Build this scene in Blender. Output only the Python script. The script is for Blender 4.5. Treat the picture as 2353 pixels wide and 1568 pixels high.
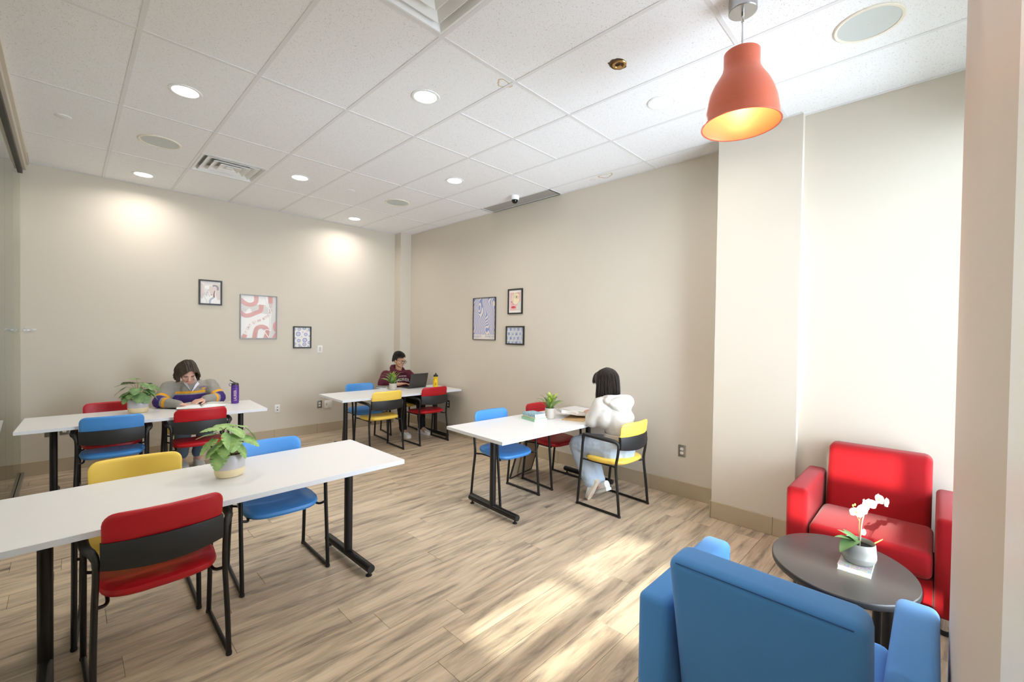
import bpy, bmesh, math, random
from mathutils import Vector, Matrix, Euler, noise as mnoise
R = math.radians
rng = random.Random(7)
for o in list(bpy.data.objects): bpy.data.objects.remove(o)
SC = bpy.context.scene
COL = SC.collection

# ------------------------------------------------------------------ camera
CAM_H, YAW, PITCH, ROLL, FPX = 1.558, 0.7975, -0.0152, 0.0142, 1000.0
F_ = Vector((math.sin(YAW)*math.cos(PITCH), math.cos(YAW)*math.cos(PITCH), math.sin(PITCH)))
r_ = Vector((math.cos(YAW), -math.sin(YAW), 0)); u_ = r_.cross(F_)
R_ = r_*math.cos(ROLL)+u_*math.sin(ROLL); U_ = R_.cross(F_)
cam = bpy.data.cameras.new('camera'); camo = bpy.data.objects.new('camera', cam); COL.objects.link(camo)
cam.sensor_width = 36; cam.lens = FPX/2353*36; cam.clip_start = .01; cam.clip_end = 100
camo.matrix_world = Matrix(((R_.x, U_.x, -F_.x, 0), (R_.y, U_.y, -F_.y, 0), (R_.z, U_.z, -F_.z, CAM_H), (0, 0, 0, 1)))
SC.camera = camo
# ------------------------------------------------------------------ sky, sun, exposure
EXPO = 0.92
SKY = 8.6
SUN = 7.0
LAMP_W = 4.5
w = bpy.data.worlds.new('sky'); SC.world = w; w.use_nodes = True
bg = w.node_tree.nodes['Background']; bg.inputs[0].default_value = (.76, .87, 1, 1); bg.inputs[1].default_value = SKY
TAN_EL = .43
sun = bpy.data.lights.new('sun', 'SUN'); sun.energy = SUN; sun.angle = R(.6); sun.color = (1, .95, .88)
suno = bpy.data.objects.new('sun', sun); COL.objects.link(suno)
suno.rotation_euler = Vector((1, 0.0, -TAN_EL)).to_track_quat('-Z', 'Y').to_euler()
suno.location = (-6, .8, 4)
def portal(name, loc, sx, sy, direction):
    l = bpy.data.lights.new(name, 'AREA'); l.shape = 'RECTANGLE'; l.size = sx; l.size_y = sy
    l.cycles.is_portal = True
    o = bpy.data.objects.new(name, l); COL.objects.link(o); o.location = loc
    o.rotation_euler = Vector(direction).to_track_quat('-Z', 'Y').to_euler()
portal('window_portal', (3.03, -.44, 1.6), 1.7, 2.6, (0, 1, 0))
vs = SC.view_settings
vs.view_transform = 'Standard'; vs.look = 'None'; vs.exposure = EXPO; vs.gamma = 1; vs.use_curve_mapping = False

# ------------------------------------------------------------------ materials
def lin(c):
    return tuple(((x/255)/12.92 if x/255 <= .04045 else ((x/255+.055)/1.055)**2.4) for x in c[:3])
MATS = {}
def pmat(name, rgb, rough=.5, metal=0, var=.06, scale=14, bump=0, bscale=180, spec=.5, coat=0, sheen=0, emit=0, stretch=None, sss=0):
    if name in MATS: return MATS[name]
    m = bpy.data.materials.new(name); m.use_nodes = True; MATS[name] = m
    nt = m.node_tree; N = nt.nodes; Lk = nt.links; b = N['Principled BSDF']
    c = lin(rgb)
    tc = N.new('ShaderNodeTexCoord'); src = tc.outputs['Object']
    if stretch:
        mp = N.new('ShaderNodeMapping'); mp.inputs['Scale'].default_value = stretch; Lk.new(src, mp.inputs[0]); src = mp.outputs[0]
    nz = N.new('ShaderNodeTexNoise'); nz.inputs['Scale'].default_value = scale; nz.inputs['Detail'].default_value = 4; Lk.new(src, nz.inputs[0])
    mx = N.new('ShaderNodeMix'); mx.data_type = 'RGBA'
    mx.inputs[6].default_value = tuple(x*(1-var) for x in c)+(1,); mx.inputs[7].default_value = tuple(min(1, x*(1+var)) for x in c)+(1,)
    Lk.new(nz.outputs['Fac'], mx.inputs[0]); Lk.new(mx.outputs[2], b.inputs['Base Color'])
    b.inputs['Roughness'].default_value = rough; b.inputs['Metallic'].default_value = metal
    b.inputs['Specular IOR Level'].default_value = spec; b.inputs['Coat Weight'].default_value = coat
    b.inputs['Sheen Weight'].default_value = sheen
    if sss: b.inputs['Subsurface Weight'].default_value = sss; b.inputs['Subsurface Scale'].default_value = .01
    if emit:
        b.inputs['Emission Strength'].default_value = emit; b.inputs['Emission Color'].default_value = c+(1,)
    if bump:
        n2 = N.new('ShaderNodeTexNoise'); n2.inputs['Scale'].default_value = bscale; n2.inputs['Detail'].default_value = 3; Lk.new(src, n2.inputs[0])
        bp = N.new('ShaderNodeBump'); bp.inputs['Strength'].default_value = bump; bp.inputs['Distance'].default_value = .002
        Lk.new(n2.outputs['Fac'], bp.inputs['Height']); Lk.new(bp.outputs[0], b.inputs['Normal'])
    return m
def ramp_mat(name, build):
    if name in MATS: return MATS[name]
    m = bpy.data.materials.new(name); m.use_nodes = True; MATS[name] = m
    build(m.node_tree, m.node_tree.nodes, m.node_tree.links, m.node_tree.nodes['Principled BSDF'])
    return m
def set_ramp(rp, stops):
    e = rp.color_ramp.elements
    while len(e) > 1: e.remove(e[-1])
    e[0].position = stops[0][0]; e[0].color = lin(stops[0][1])+(1,)
    for p, c in stops[1:]:
        q = e.new(p); q.color = lin(c)+(1,)
def wood_floor(nt, N, L, b):
    tc = N.new('ShaderNodeTexCoord'); oi = N.new('ShaderNodeObjectInfo')
    cx = N.new('ShaderNodeCombineXYZ')
    m1 = N.new('ShaderNodeMath'); m1.operation = 'MULTIPLY'; m1.inputs[1].default_value = 61.7; L.new(oi.outputs['Random'], m1.inputs[0])
    m2 = N.new('ShaderNodeMath'); m2.operation = 'MULTIPLY'; m2.inputs[1].default_value = 173.3; L.new(oi.outputs['Random'], m2.inputs[0])
    L.new(m1.outputs[0], cx.inputs[0]); L.new(m2.outputs[0], cx.inputs[1])
    va = N.new('ShaderNodeVectorMath'); va.operation = 'ADD'; L.new(tc.outputs['Object'], va.inputs[0]); L.new(cx.outputs[0], va.inputs[1])
    mp = N.new('ShaderNodeMapping'); mp.inputs['Scale'].default_value = (1.3, 11, 1); L.new(va.outputs[0], mp.inputs[0])
    n1 = N.new('ShaderNodeTexNoise'); n1.inputs['Scale'].default_value = 1.5; n1.inputs['Detail'].default_value = 6; n1.inputs['Roughness'].default_value = .62; n1.inputs['Distortion'].default_value = .55
    L.new(mp.outputs[0], n1.inputs[0])
    mp2 = N.new('ShaderNodeMapping'); mp2.inputs['Scale'].default_value = (4, 90, 1); L.new(va.outputs[0], mp2.inputs[0])
    n2 = N.new('ShaderNodeTexNoise'); n2.inputs['Scale'].default_value = 2; n2.inputs['Detail'].default_value = 5; L.new(mp2.outputs[0], n2.inputs[0])
    rp = N.new('ShaderNodeValToRGB'); set_ramp(rp, [(.28, (120, 108, 95)), (.42, (172, 155, 135)), (.54, (200, 180, 155)), (.72, (216, 197, 170))])
    L.new(n1.outputs['Fac'], rp.inputs[0])
    mx = N.new('ShaderNodeMix'); mx.data_type = 'RGBA'; mx.blend_type = 'OVERLAY'; mx.inputs[0].default_value = .35
    L.new(rp.outputs[0], mx.inputs[6]); L.new(n2.outputs['Color'], mx.inputs[7])
    n2.inputs['Roughness'].default_value = .6
    bw = N.new('ShaderNodeRGBToBW'); L.new(n2.outputs['Color'], bw.inputs[0]); L.new(bw.outputs[0], mx.inputs[7])
    hs = N.new('ShaderNodeHueSaturation'); mr = N.new('ShaderNodeMapRange'); mr.inputs[3].default_value = .94; mr.inputs[4].default_value = 1.05
    L.new(oi.outputs['Random'], mr.inputs[0]); L.new(mr.outputs[0], hs.inputs['Value']); L.new(mx.outputs[2], hs.inputs['Color'])
    L.new(hs.outputs[0], b.inputs['Base Color']); b.inputs['Roughness'].default_value = .42; b.inputs['Specular IOR Level'].default_value = .4
    bp = N.new('ShaderNodeBump'); bp.inputs['Strength'].default_value = .12; bp.inputs['Distance'].default_value = .001
    L.new(n2.outputs['Fac'], bp.inputs['Height']); L.new(bp.outputs[0], b.inputs['Normal'])
M_floor = ramp_mat('oak_vinyl_plank', wood_floor)
def tile_fissure(nt, N, L, b):
    tc = N.new('ShaderNodeTexCoord'); oi = N.new('ShaderNodeObjectInfo')
    m1 = N.new('ShaderNodeMath'); m1.operation = 'MULTIPLY'; m1.inputs[1].default_value = 37.7; L.new(oi.outputs['Random'], m1.inputs[0])
    va = N.new('ShaderNodeVectorMath'); va.operation = 'ADD'; L.new(tc.outputs['Object'], va.inputs[0]); L.new(m1.outputs[0], va.inputs[1])
    n1 = N.new('ShaderNodeTexNoise'); n1.inputs['Scale'].default_value = 120; n1.inputs['Detail'].default_value = 2; n1.inputs['Distortion'].default_value = 1.2; L.new(va.outputs[0], n1.inputs[0])
    n3 = N.new('ShaderNodeTexNoise'); n3.inputs['Scale'].default_value = 260; n3.inputs['Detail'].default_value = 1; L.new(va.outputs[0], n3.inputs[0])
    mu = N.new('ShaderNodeMath'); mu.operation = 'ADD'; L.new(n1.outputs['Fac'], mu.inputs[0]); L.new(n3.outputs['Fac'], mu.inputs[1])
    rp = N.new('ShaderNodeValToRGB'); set_ramp(rp, [(.60/2+.05, (198, 192, 184)), (.41, (246, 246, 248))])
    mh = N.new('ShaderNodeMath'); mh.operation = 'MULTIPLY'; mh.inputs[1].default_value = .5; L.new(mu.outputs[0], mh.inputs[0])
    L.new(mh.outputs[0], rp.inputs[0]); L.new(rp.outputs[0], b.inputs['Base Color']); b.inputs['Roughness'].default_value = .95; b.inputs['Specular IOR Level'].default_value = .1
M_tile = ramp_mat('fissured_ceiling_tile', tile_fissure)
M_wall = pmat('beige_wall_paint', (212, 203, 189), .62, var=.012, scale=3, spec=.3)
M_pier = pmat('beige_semigloss_paint', (212, 198, 182), .55, var=.01, scale=3, spec=.5)
M_white = pmat('white_paint', (240, 240, 240), .5, var=.01)
M_tee = pmat('white_grid_metal', (232, 231, 232), .45, var=.01)
M_base = pmat('taupe_wood_look_tile', (184, 168, 142), .45, var=.13, scale=6, stretch=(3, 3, 70), bump=.05)
M_grout = pmat('baseboard_grout', (170, 158, 138), .8)
M_lam = pmat('white_laminate', (230, 229, 229), .32, var=.01, spec=.5)
M_edge = pmat('white_edge_band', (226, 229, 236), .4, var=.01)
M_black = pmat('black_powder_coat', (15, 14, 14), .38, var=.15, scale=300, bump=.1, bscale=600)
M_blackp = pmat('black_plastic', (34, 34, 35), .5, var=.08, scale=400, bump=.12, bscale=900)
M_red = pmat('red_vinyl', (184, 10, 28), .42, var=.05, bump=.06, bscale=700)
M_yel = pmat('yellow_vinyl', (250, 212, 92), .45, var=.03, bump=.06, bscale=700)
M_blu = pmat('blue_vinyl', (72, 144, 216), .45, var=.04, bump=.06, bscale=700)
M_fred = pmat('red_wool_fabric', (150, 8, 17), .85, var=.06, scale=500, bump=.25, bscale=900, spec=.2, sheen=.15)
M_fblu = pmat('blue_wool_fabric', (80, 142, 208), .85, var=.06, scale=500, bump=.25, bscale=900, spec=.2, sheen=.15)
M_alu = pmat('brushed_aluminium', (176, 176, 172), .35, 1, var=.05, stretch=(1, 40, 40))
M_chrome = pmat('chrome', (210, 210, 210), .12, 1, var=.02)
M_dtab = pmat('charcoal_laminate', (70, 66, 63), .38, var=.04, stretch=(1, 12, 1), scale=20)
def glassy(name, tint, ior=1.5, rough=0):
    m = bpy.data.materials.new(name); m.use_nodes = True; MATS[name] = m
    nt = m.node_tree; N = nt.nodes; L = nt.links; N.remove(N['Principled BSDF'])
    tr = N.new('ShaderNodeBsdfTransparent'); tr.inputs[0].default_value = tint+(1,)
    gl = N.new('ShaderNodeBsdfGlossy'); gl.inputs['Roughness'].default_value = rough; gl.inputs['Color'].default_value = (.93, .96, .92, 1)
    fr = N.new('ShaderNodeFresnel'); fr.inputs[0].default_value = ior
    mx = N.new('ShaderNodeMixShader'); L.new(fr.outputs[0], mx.inputs[0]); L.new(tr.outputs[0], mx.inputs[1]); L.new(gl.outputs[0], mx.inputs[2])
    L.new(mx.outputs[0], N['Material Output'].inputs[0]); return m
M_glass = glassy('clear_glass', (.95, .98, .955))
M_pane = glassy('window_glass', (.98, .99, .99))

# ------------------------------------------------------------------ mesh helpers
def sgnp(x, p): return math.copysign(abs(x)**p, x)
class B:
    def __init__(s): s.v = []; s.f = []; s.m = []
    def add(s, vs_, fs, m=0, T=None):
        o = len(s.v)
        s.v += [(T @ Vector(p)) if T else Vector(p) for p in vs_]
        s.f += [tuple(i+o for i in f) for f in fs]; s.m += [m]*len(fs); return s
    def box(s, c, d, rot=None, m=0):
        x, y, z = d[0]/2, d[1]/2, d[2]/2
        T = Matrix.Translation(c) @ (rot.to_4x4() if rot is not None else Matrix())
        return s.add([(a*x, b*y, e*z) for a in (-1, 1) for b in (-1, 1) for e in (-1, 1)],
                     [(0, 1, 3, 2), (4, 6, 7, 5), (0, 4, 5, 1), (2, 3, 7, 6), (0, 2, 6, 4), (1, 5, 7, 3)], m, T)
    def bx(s, x0, x1, y0, y1, z0, z1, m=0): return s.box(((x0+x1)/2, (y0+y1)/2, (z0+z1)/2), (x1-x0, y1-y0, z1-z0), None, m)
    def rbox(s, c, d, r, seg=3, rot=None, m=0):
        bm = bmesh.new(); bmesh.ops.create_cube(bm, size=1)
        for v in bm.verts: v.co = Vector((v.co.x*d[0], v.co.y*d[1], v.co.z*d[2]))
        bmesh.ops.bevel(bm, geom=bm.edges[:], offset=min(r, min(d)*.499), segments=seg, profile=.5, affect='EDGES')
        T = Matrix.Translation(c) @ (rot.to_4x4() if rot is not None else Matrix())
        bm.verts.index_update()
        s.add([v.co.copy() for v in bm.verts], [tuple(v.index for v in f.verts) for f in bm.faces], m, T); bm.free(); return s
    def loft(s, loops, cap=True, m=0, close=True, T=None):
        n = len(loops[0]); vs_ = [p for l in loops for p in l]; fs = []
        for i in range(len(loops)-1):
            for j in range(n if close else n-1):
                k = (j+1) % n; fs.append((i*n+j, i*n+k, (i+1)*n+k, (i+1)*n+j))
        if cap and close: fs.append(tuple(range(n-1, -1, -1))); fs.append(tuple((len(loops)-1)*n+j for j in range(n)))
        return s.add(vs_, fs, m, T)
    def tube(s, pts, r, seg=10, cap=True, m=0, flat=None):
        pts = [Vector(p) for p in pts]; n = len(pts); loops = []
        tg = []
        for i in range(n):
            t = (pts[min(i+1, n-1)]-pts[max(i-1, 0)]); tg.append(t.normalized() if t.length > 1e-9 else Vector((0, 0, 1)))
        up = Vector((0, 0, 1)) if abs(tg[0].z) < .9 else Vector((0, 1, 0))
        nx = (up-tg[0]*up.dot(tg[0])).normalized()
        for i in range(n):
            if i:
                nx = nx-tg[i]*nx.dot(tg[i]); nx.normalize()
            by = tg[i].cross(nx); ra = r[i] if isinstance(r, (list, tuple)) else r
            a_, b_ = (ra, ra) if not flat else (ra*flat[0], ra*flat[1])
            loops.append([pts[i]+nx*(a_*math.cos(2*math.pi*k/seg))+by*(b_*math.sin(2*math.pi*k/seg)) for k in range(seg)])
        return s.loft(loops, cap, m)
    def lathe(s, prof, c=(0, 0, 0), seg=28, cap=True, m=0, sx=1, sy=1, T=None):
        loops = [[(c[0]+sx*r*math.cos(2*math.pi*k/seg), c[1]+sy*r*math.sin(2*math.pi*k/seg), c[2]+z) for k in range(seg)] for r, z in prof]
        return s.loft(loops, cap, m, T=T)
    def ell(s, c, r, rot=None, m=0, nu=16, nv=10):
        T = Matrix.Translation(c) @ (rot.to_4x4() if rot is not None else Matrix())
        vs_ = [(0, 0, -r[2])]; fs = []
        for i in range(1, nv):
            a = -math.pi/2+math.pi*i/nv
            for j in range(nu):
                b = 2*math.pi*j/nu; vs_.append((r[0]*math.cos(a)*math.cos(b), r[1]*math.cos(a)*math.sin(b), r[2]*math.sin(a)))
        vs_.append((0, 0, r[2])); t = len(vs_)-1
        for j in range(nu):
            fs.append((0, 1+(j+1) % nu, 1+j)); fs.append((t, 1+(nv-2)*nu+j, 1+(nv-2)*nu+(j+1) % nu))
        for i in range(nv-2):
            for j in range(nu):
                k = (j+1) % nu; fs.append((1+i*nu+j, 1+i*nu+k, 1+(i+1)*nu+k, 1+(i+1)*nu+j))
        return s.add(vs_, fs, m, T)
    def poly(s, pts, z0, z1, m=0, T=None):
        n = len(pts); s.loft([[(x, y, z0) for x, y in pts], [(x, y, z1) for x, y in pts]], True, m, T=T); return s
    def mesh(s, name, mats, smooth=True, angle=40, fix=True):
        me = bpy.data.meshes.new(name); me.from_pydata([tuple(p) for p in s.v], [], s.f)
        for mt in (mats if isinstance(mats, (list, tuple)) else [mats]): me.materials.append(mt)
        me.polygons.foreach_set('material_index', s.m)
        if fix:
            bm = bmesh.new(); bm.from_mesh(me); bmesh.ops.recalc_face_normals(bm, faces=bm.faces[:]); bm.to_mesh(me); bm.free()
        if smooth:
            me.polygons.foreach_set('use_smooth', [True]*len(me.polygons))
            me.set_sharp_from_angle(angle=R(angle))
        me.update(); return me
    def build(s, name, mats, parent=None, smooth=True, angle=40, world=False, fix=True):
        if world and parent is not None:
            off = parent.location.copy(); q = parent
            while q.parent: q = q.parent; off += q.location
            s.v = [p-off for p in s.v]
        o = bpy.data.objects.new(name, s.mesh(name, mats, smooth, angle, fix)); COL.objects.link(o)
        if parent is not None: o.parent = parent
        return o
def link(name, me, parent=None, loc=(0, 0, 0), rot=(0, 0, 0)):
    o = bpy.data.objects.new(name, me); COL.objects.link(o); o.parent = parent; o.location = loc; o.rotation_euler = rot; return o
def tag(o, label, cat, group=None):
    o['label'] = label; o['category'] = cat
    if group: o['group'] = group
    return o
def thing(name, label, cat, loc=(0, 0, 0), rz=0, group=None):
    o = bpy.data.objects.new(name, None); COL.objects.link(o); o.empty_display_size = .1
    o.location = loc; o.rotation_euler = (0, 0, rz); return tag(o, label, cat, group)
def struct(o, label=None):
    o['kind'] = 'structure'
    if label: o['label'] = label
    return o
def copy_tree(o, parent=None):
    c = o.copy(); COL.objects.link(c); c.parent = parent
    for ch in list(o.children): copy_tree(ch, c)
    return c
def rz(a): return Matrix.Rotation(a, 3, 'Z')
def eul(x, y, z): return Euler((x, y, z)).to_matrix()
def sm_path(pts, n=6):
    P = [Vector(p) for p in pts]; P = [P[0]*2-P[1]]+P+[P[-1]*2-P[-2]]; out = []
    for i in range(1, len(P)-2):
        for k in range(n):
            t = k/n; a, b, c, d = P[i-1], P[i], P[i+1], P[i+2]
            out.append(.5*((2*b)+(c-a)*t+(2*a-5*b+4*c-d)*t*t+(3*b-a-3*c+d)*t**3))
    out.append(P[-2]); return out

TF, TZ = 1.0171, .726      # table plane
def onT(x, y, z=0): return (x*TF, y*TF, TZ+z)
# ------------------------------------------------------------------ room shell
XG, XR, XC, X3 = -.335, 4.199, 3.90, 3.958      # glass wall, right wall, column face, recess wall
YB, YF, YC0, YC1 = 6.778, -.05, 1.368, .757      # back wall, front pier face, column from/to
H = 3.269; XE = -4.0; YO = -.36; HP = 4.7; XP = XG-.06   # passage behind the glass is taller
fl = struct(B().bx(XE, XR+.3, YO, YB+.1, -.12, -.007).build('floor', pmat('subfloor', (90, 84, 76), .9), smooth=False), 'wood look vinyl plank floor')
PW, PL = .18, 1.22; XEP = -1.1
pm_cache = {}
def plank_mesh(L):
    k = round(L, 3)
    if k not in pm_cache:
        b = B(); g = .0006; e = .0012
        a0, a1, b0, b1 = -L/2+g, L/2-g, -PW/2+g, PW/2-g
        b.loft([[(a0, b0, -.006), (a1, b0, -.006), (a1, b1, -.006), (a0, b1, -.006)],
                [(a0, b0, -e), (a1, b0, -e), (a1, b1, -e), (a0, b1, -e)],
                [(a0+e, b0+e, 0), (a1-e, b0+e, 0), (a1-e, b1-e, 0), (a0+e, b1-e, 0)]])
        pm_cache[k] = b.mesh('plank', M_floor, False)
    return pm_cache[k]
y = 1.665-PW*12; row = 0
while y < YB:
    if y+PW > YO:
        x = XEP-rng.random()*PL
        if abs(y-1.665) < .01: x = 1.396-PL*3
        while x < XR:
            a, b_ = max(x, XEP), min(x+PL, XR+.02)
            if b_-a > .04: link('plank', plank_mesh(b_-a), fl, ((a+b_)/2, y+PW/2, 0))
            x += PL
    y += PW; row += 1

wb = struct(B().bx(XE, XP, YB, YB+.12, 0, HP).bx(XP, XR+.2, YB, YB+.12, 0, H+.12).build('wall_back', M_wall, smooth=False), 'beige painted back wall')
struct(B().bx(3.995, XR, 6.585, YB, 0, H).build('trim_1', M_wall, smooth=False), 'beige boxed pipe chase in the far corner')
wr = struct(B().bx(XR, XR+.12, YC0, YB, 0, H+.12).build('wall_right', M_wall, smooth=False), 'beige painted right wall')
struct(B().bx(XC, XR+.12, YC1, YC0, 0, H).build('wall_column', M_wall, smooth=False), 'beige column standing out from the right wall')
struct(B().bx(X3, XR+.12, YO-.1, YC1, 0, H+.12).build('wall_recess', M_wall, smooth=False), 'bright wall behind the red armchair')
wf = struct(B().bx(.61, 2.1, YO-.08, YF, 0, H+.12).build('wall_front', M_pier, smooth=False), 'beige wall pier between the windows')
b = B()
for x0, x1 in ((XE, .61), (2.1, X3)):
    b.bx(x0, x1, YO-.08, YO, 0, .34); b.bx(x0, x1, YO-.08, YO, 2.95, H+.12)
b.bx(XE, -.32, YO-.08, YO, .34, 2.95); b.bx(XE, XP, YO-.08, YO, H+.12, HP)
struct(b.build('wall_window', M_white, smooth=False), 'white wall above and below the windows')
def window(n, x0, x1, z0, z1, y):
    w_ = struct(B().bx(x0, x1, y-.06, y, z0, z0+.05).bx(x0, x1, y-.06, y, z1-.05, z1).bx(x0, x0+.05, y-.06, y, z0+.05, z1-.05).bx(x1-.05, x1, y-.06, y, z0+.05, z1-.05)
                .build('window_%d' % n, M_alu, smooth=False), 'tall window in the front wall')
    xm = (x0+x1)/2
    B().bx(xm-.02, xm+.02, y-.05, y-.01, z0+.05, z1-.05).build('mullion', M_alu, w_, smooth=False)
    for a, c in ((x0+.05, xm-.02), (xm+.02, x1-.05)):
        B().bx(a, c, y-.035, y-.029, z0+.05, z1-.05).build('pane', M_pane, w_, smooth=False)
window(1, 2.1, X3, .34, 2.95, YO)
struct(B().bx(-.32, .61, YO-.08, YO, .34, 2.95).build('wall_alcove', M_wall, smooth=False), 'white wall of the alcove beside the camera')
struct(B().bx(.30, .61, YO, YF+.001, 0, H).build('trim_sunlit_standin', pmat('sunlit_jamb_white', (252, 252, 252), .4), smooth=False), 'white board at the edge of the wall pier standing in for its sunlit jamb')  # near-white colour puts the sunlight of the pier jamb into the paint
# unseen outer wall of the passage, its openings shaped to cast the sun patches
_z = lambda x, z=0: z+(x-XE)*TAN_EL
OP = [(.155, .655, _z(3.17, .44), _z(3.6, .44)), (.155, .53, _z(3.69, .62), _z(3.80, .80)), (-.045, .80, _z(2.09, .62), _z(2.3, .62)), (.80, 1.19, _z(2.0), _z(2.9)), (1.19, 1.30, _z(1.46), _z(2.9)), (1.45, 1.74, _z(1.45), _z(2.2)), (1.45, 1.74, _z(2.3), _z(3.1))]
ys = sorted({YO-.08, YB}|{o[0] for o in OP}|{o[1] for o in OP}); zs = sorted({0, HP}|{o[2] for o in OP}|{o[3] for o in OP})
b = B()
for i in range(len(ys)-1):
    zc0 = None
    for j in range(len(zs)-1):
        cy, cz_ = (ys[i]+ys[i+1])/2, (zs[j]+zs[j+1])/2
        solid = not any(o[0] < cy < o[1] and o[2] < cz_ < o[3] for o in OP)
        if solid: b.bx(XE-.05, XE, ys[i], ys[i+1], zs[j], zs[j+1])
struct(b.build('wall_sun_openings', M_wall, smooth=False), 'unseen beige wall beyond the glass with openings shaped to cast the sun patches')
for i, o in enumerate(OP[:2]+OP[4:]):  # panes added in the openings that shape the sun patches
    struct(B().bx(XE-.03, XE-.024, o[0], o[1], o[2], o[3]).build('window_%d' % (2+i), M_pane, smooth=False), 'unseen pane in an opening shaped to cast a sun patch')
struct(B().bx(XE-.05, XP+.08, YO-.1, YB+.1, HP, HP+.06).bx(XP, XP+.08, YO-.08, YB, H+.1, HP).build('ceiling_passage', M_white, smooth=False), 'plain ceiling of the passage')
# glass partition
gp = thing('glass_partition', 'frameless glass partition along the left edge with metal floor track', 'glass partition', (XG, 0, 0))
yj = [YO, 1.9, 3.6, 5.15, 6.60]
for a, c in zip(yj[:-1], yj[1:]):
    B().bx(XG-.005, XG+.005, a+.0015, c-.0015, .03, 3.19).build('glass_panel', M_glass, gp, smooth=False, world=True)
B().bx(XG-.005, XG+.005, 6.603, YB, .03, 3.19).build('glass_panel', M_glass, gp, smooth=False, world=True)
B().bx(XG-.028, XG-.008, YO, YB, 0, .05).bx(XG+.008, XG+.028, YO, YB, 0, .05).build('floor_track', M_alu, gp, smooth=False, world=True)
B().bx(XG-.022, XG+.022, YO, YB-.002, 3.145, 3.185).build('head_track', pmat('dark_anodised_metal', (60, 58, 54), .4, .8), gp, smooth=False, world=True)
B().bx(XG-.06, XG+.045, YO, YB-.002, 3.185, 3.245).bx(XG-.06, XG+.065, YO, YB-.002, 3.245, H-.001).build('header', M_wall, gp, smooth=False, world=True)
b = B(); rr = random.Random(8)
for k in range(9): b.box((-.268+.034*(rr.random()-.5)*2, YB-.002-.004*rr.random(), 1.535+.012*(rr.random()-.5)*2), (.026, .0006, .016), eul(rr.uniform(-.5, .5), rr.uniform(-.8, .8), rr.uniform(-.5, .5)))
tag(b.build('tape_scrap', pmat('clear_tape', (232, 232, 230), .15, var=.02), smooth=False), 'crumpled scrap of clear tape on the back wall beside the glass', 'tape')
# baseboards in tile lengths
def baseboard(name, label, p0, p1, nrm, joints):
    bb = struct(B().box(((p0[0]+p1[0])/2+nrm[0]*.003, (p0[1]+p1[1])/2+nrm[1]*.003, .0705),
                        (abs(p1[0]-p0[0])+.006*abs(nrm[0]), abs(p1[1]-p0[1])+.006*abs(nrm[1]), .141)).build(name, M_grout, smooth=False), label)
    d = (Vector(p1)-Vector(p0)); L = d.length; d.normalize()
    cuts = [0]+[j for j in joints if 0.02 < j < L-.02]+[L]
    for a, c in zip(cuts[:-1], cuts[1:]):
        mid = Vector(p0)+d*((a+c)/2)+Vector(nrm)*.0065
        sz = (abs(d.x)*(c-a-.002)+abs(nrm[0])*.013, abs(d.y)*(c-a-.002)+abs(nrm[1])*.013, .1445)
        B().rbox((0, 0, 0), sz, .002, 1).build('baseboard_tile', M_base, bb, smooth=False).location = (mid.x, mid.y, .0725)
baseboard('baseboard_back', 'taupe tile baseboard along the back wall', (-1.2, YB), (3.995, YB), (0, -1), [2.081+1.2+.604*k for k in range(-6, 4)])
baseboard('baseboard_chase', 'taupe tile baseboard on the corner chase', (3.995, 6.585), (XR, 6.585), (0, -1), [])
baseboard('baseboard_right', 'taupe tile baseboard along the right wall', (XR, YC0), (XR, 6.585), (-1, 0), [2.078-YC0+.598*k for k in range(0, 9)])
baseboard('baseboard_column', 'taupe tile baseboard around the column', (XC, YC1), (XC, YC0), (-1, 0), [.141])
baseboard('baseboard_columnside', 'taupe tile baseboard on the column side', (XC-.014, YC0), (XR, YC0), (0, 1), [])
baseboard('baseboard_recess', 'taupe tile baseboard behind the red armchair', (X3, YO), (X3, YC1), (-1, 0), [.5])

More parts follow.
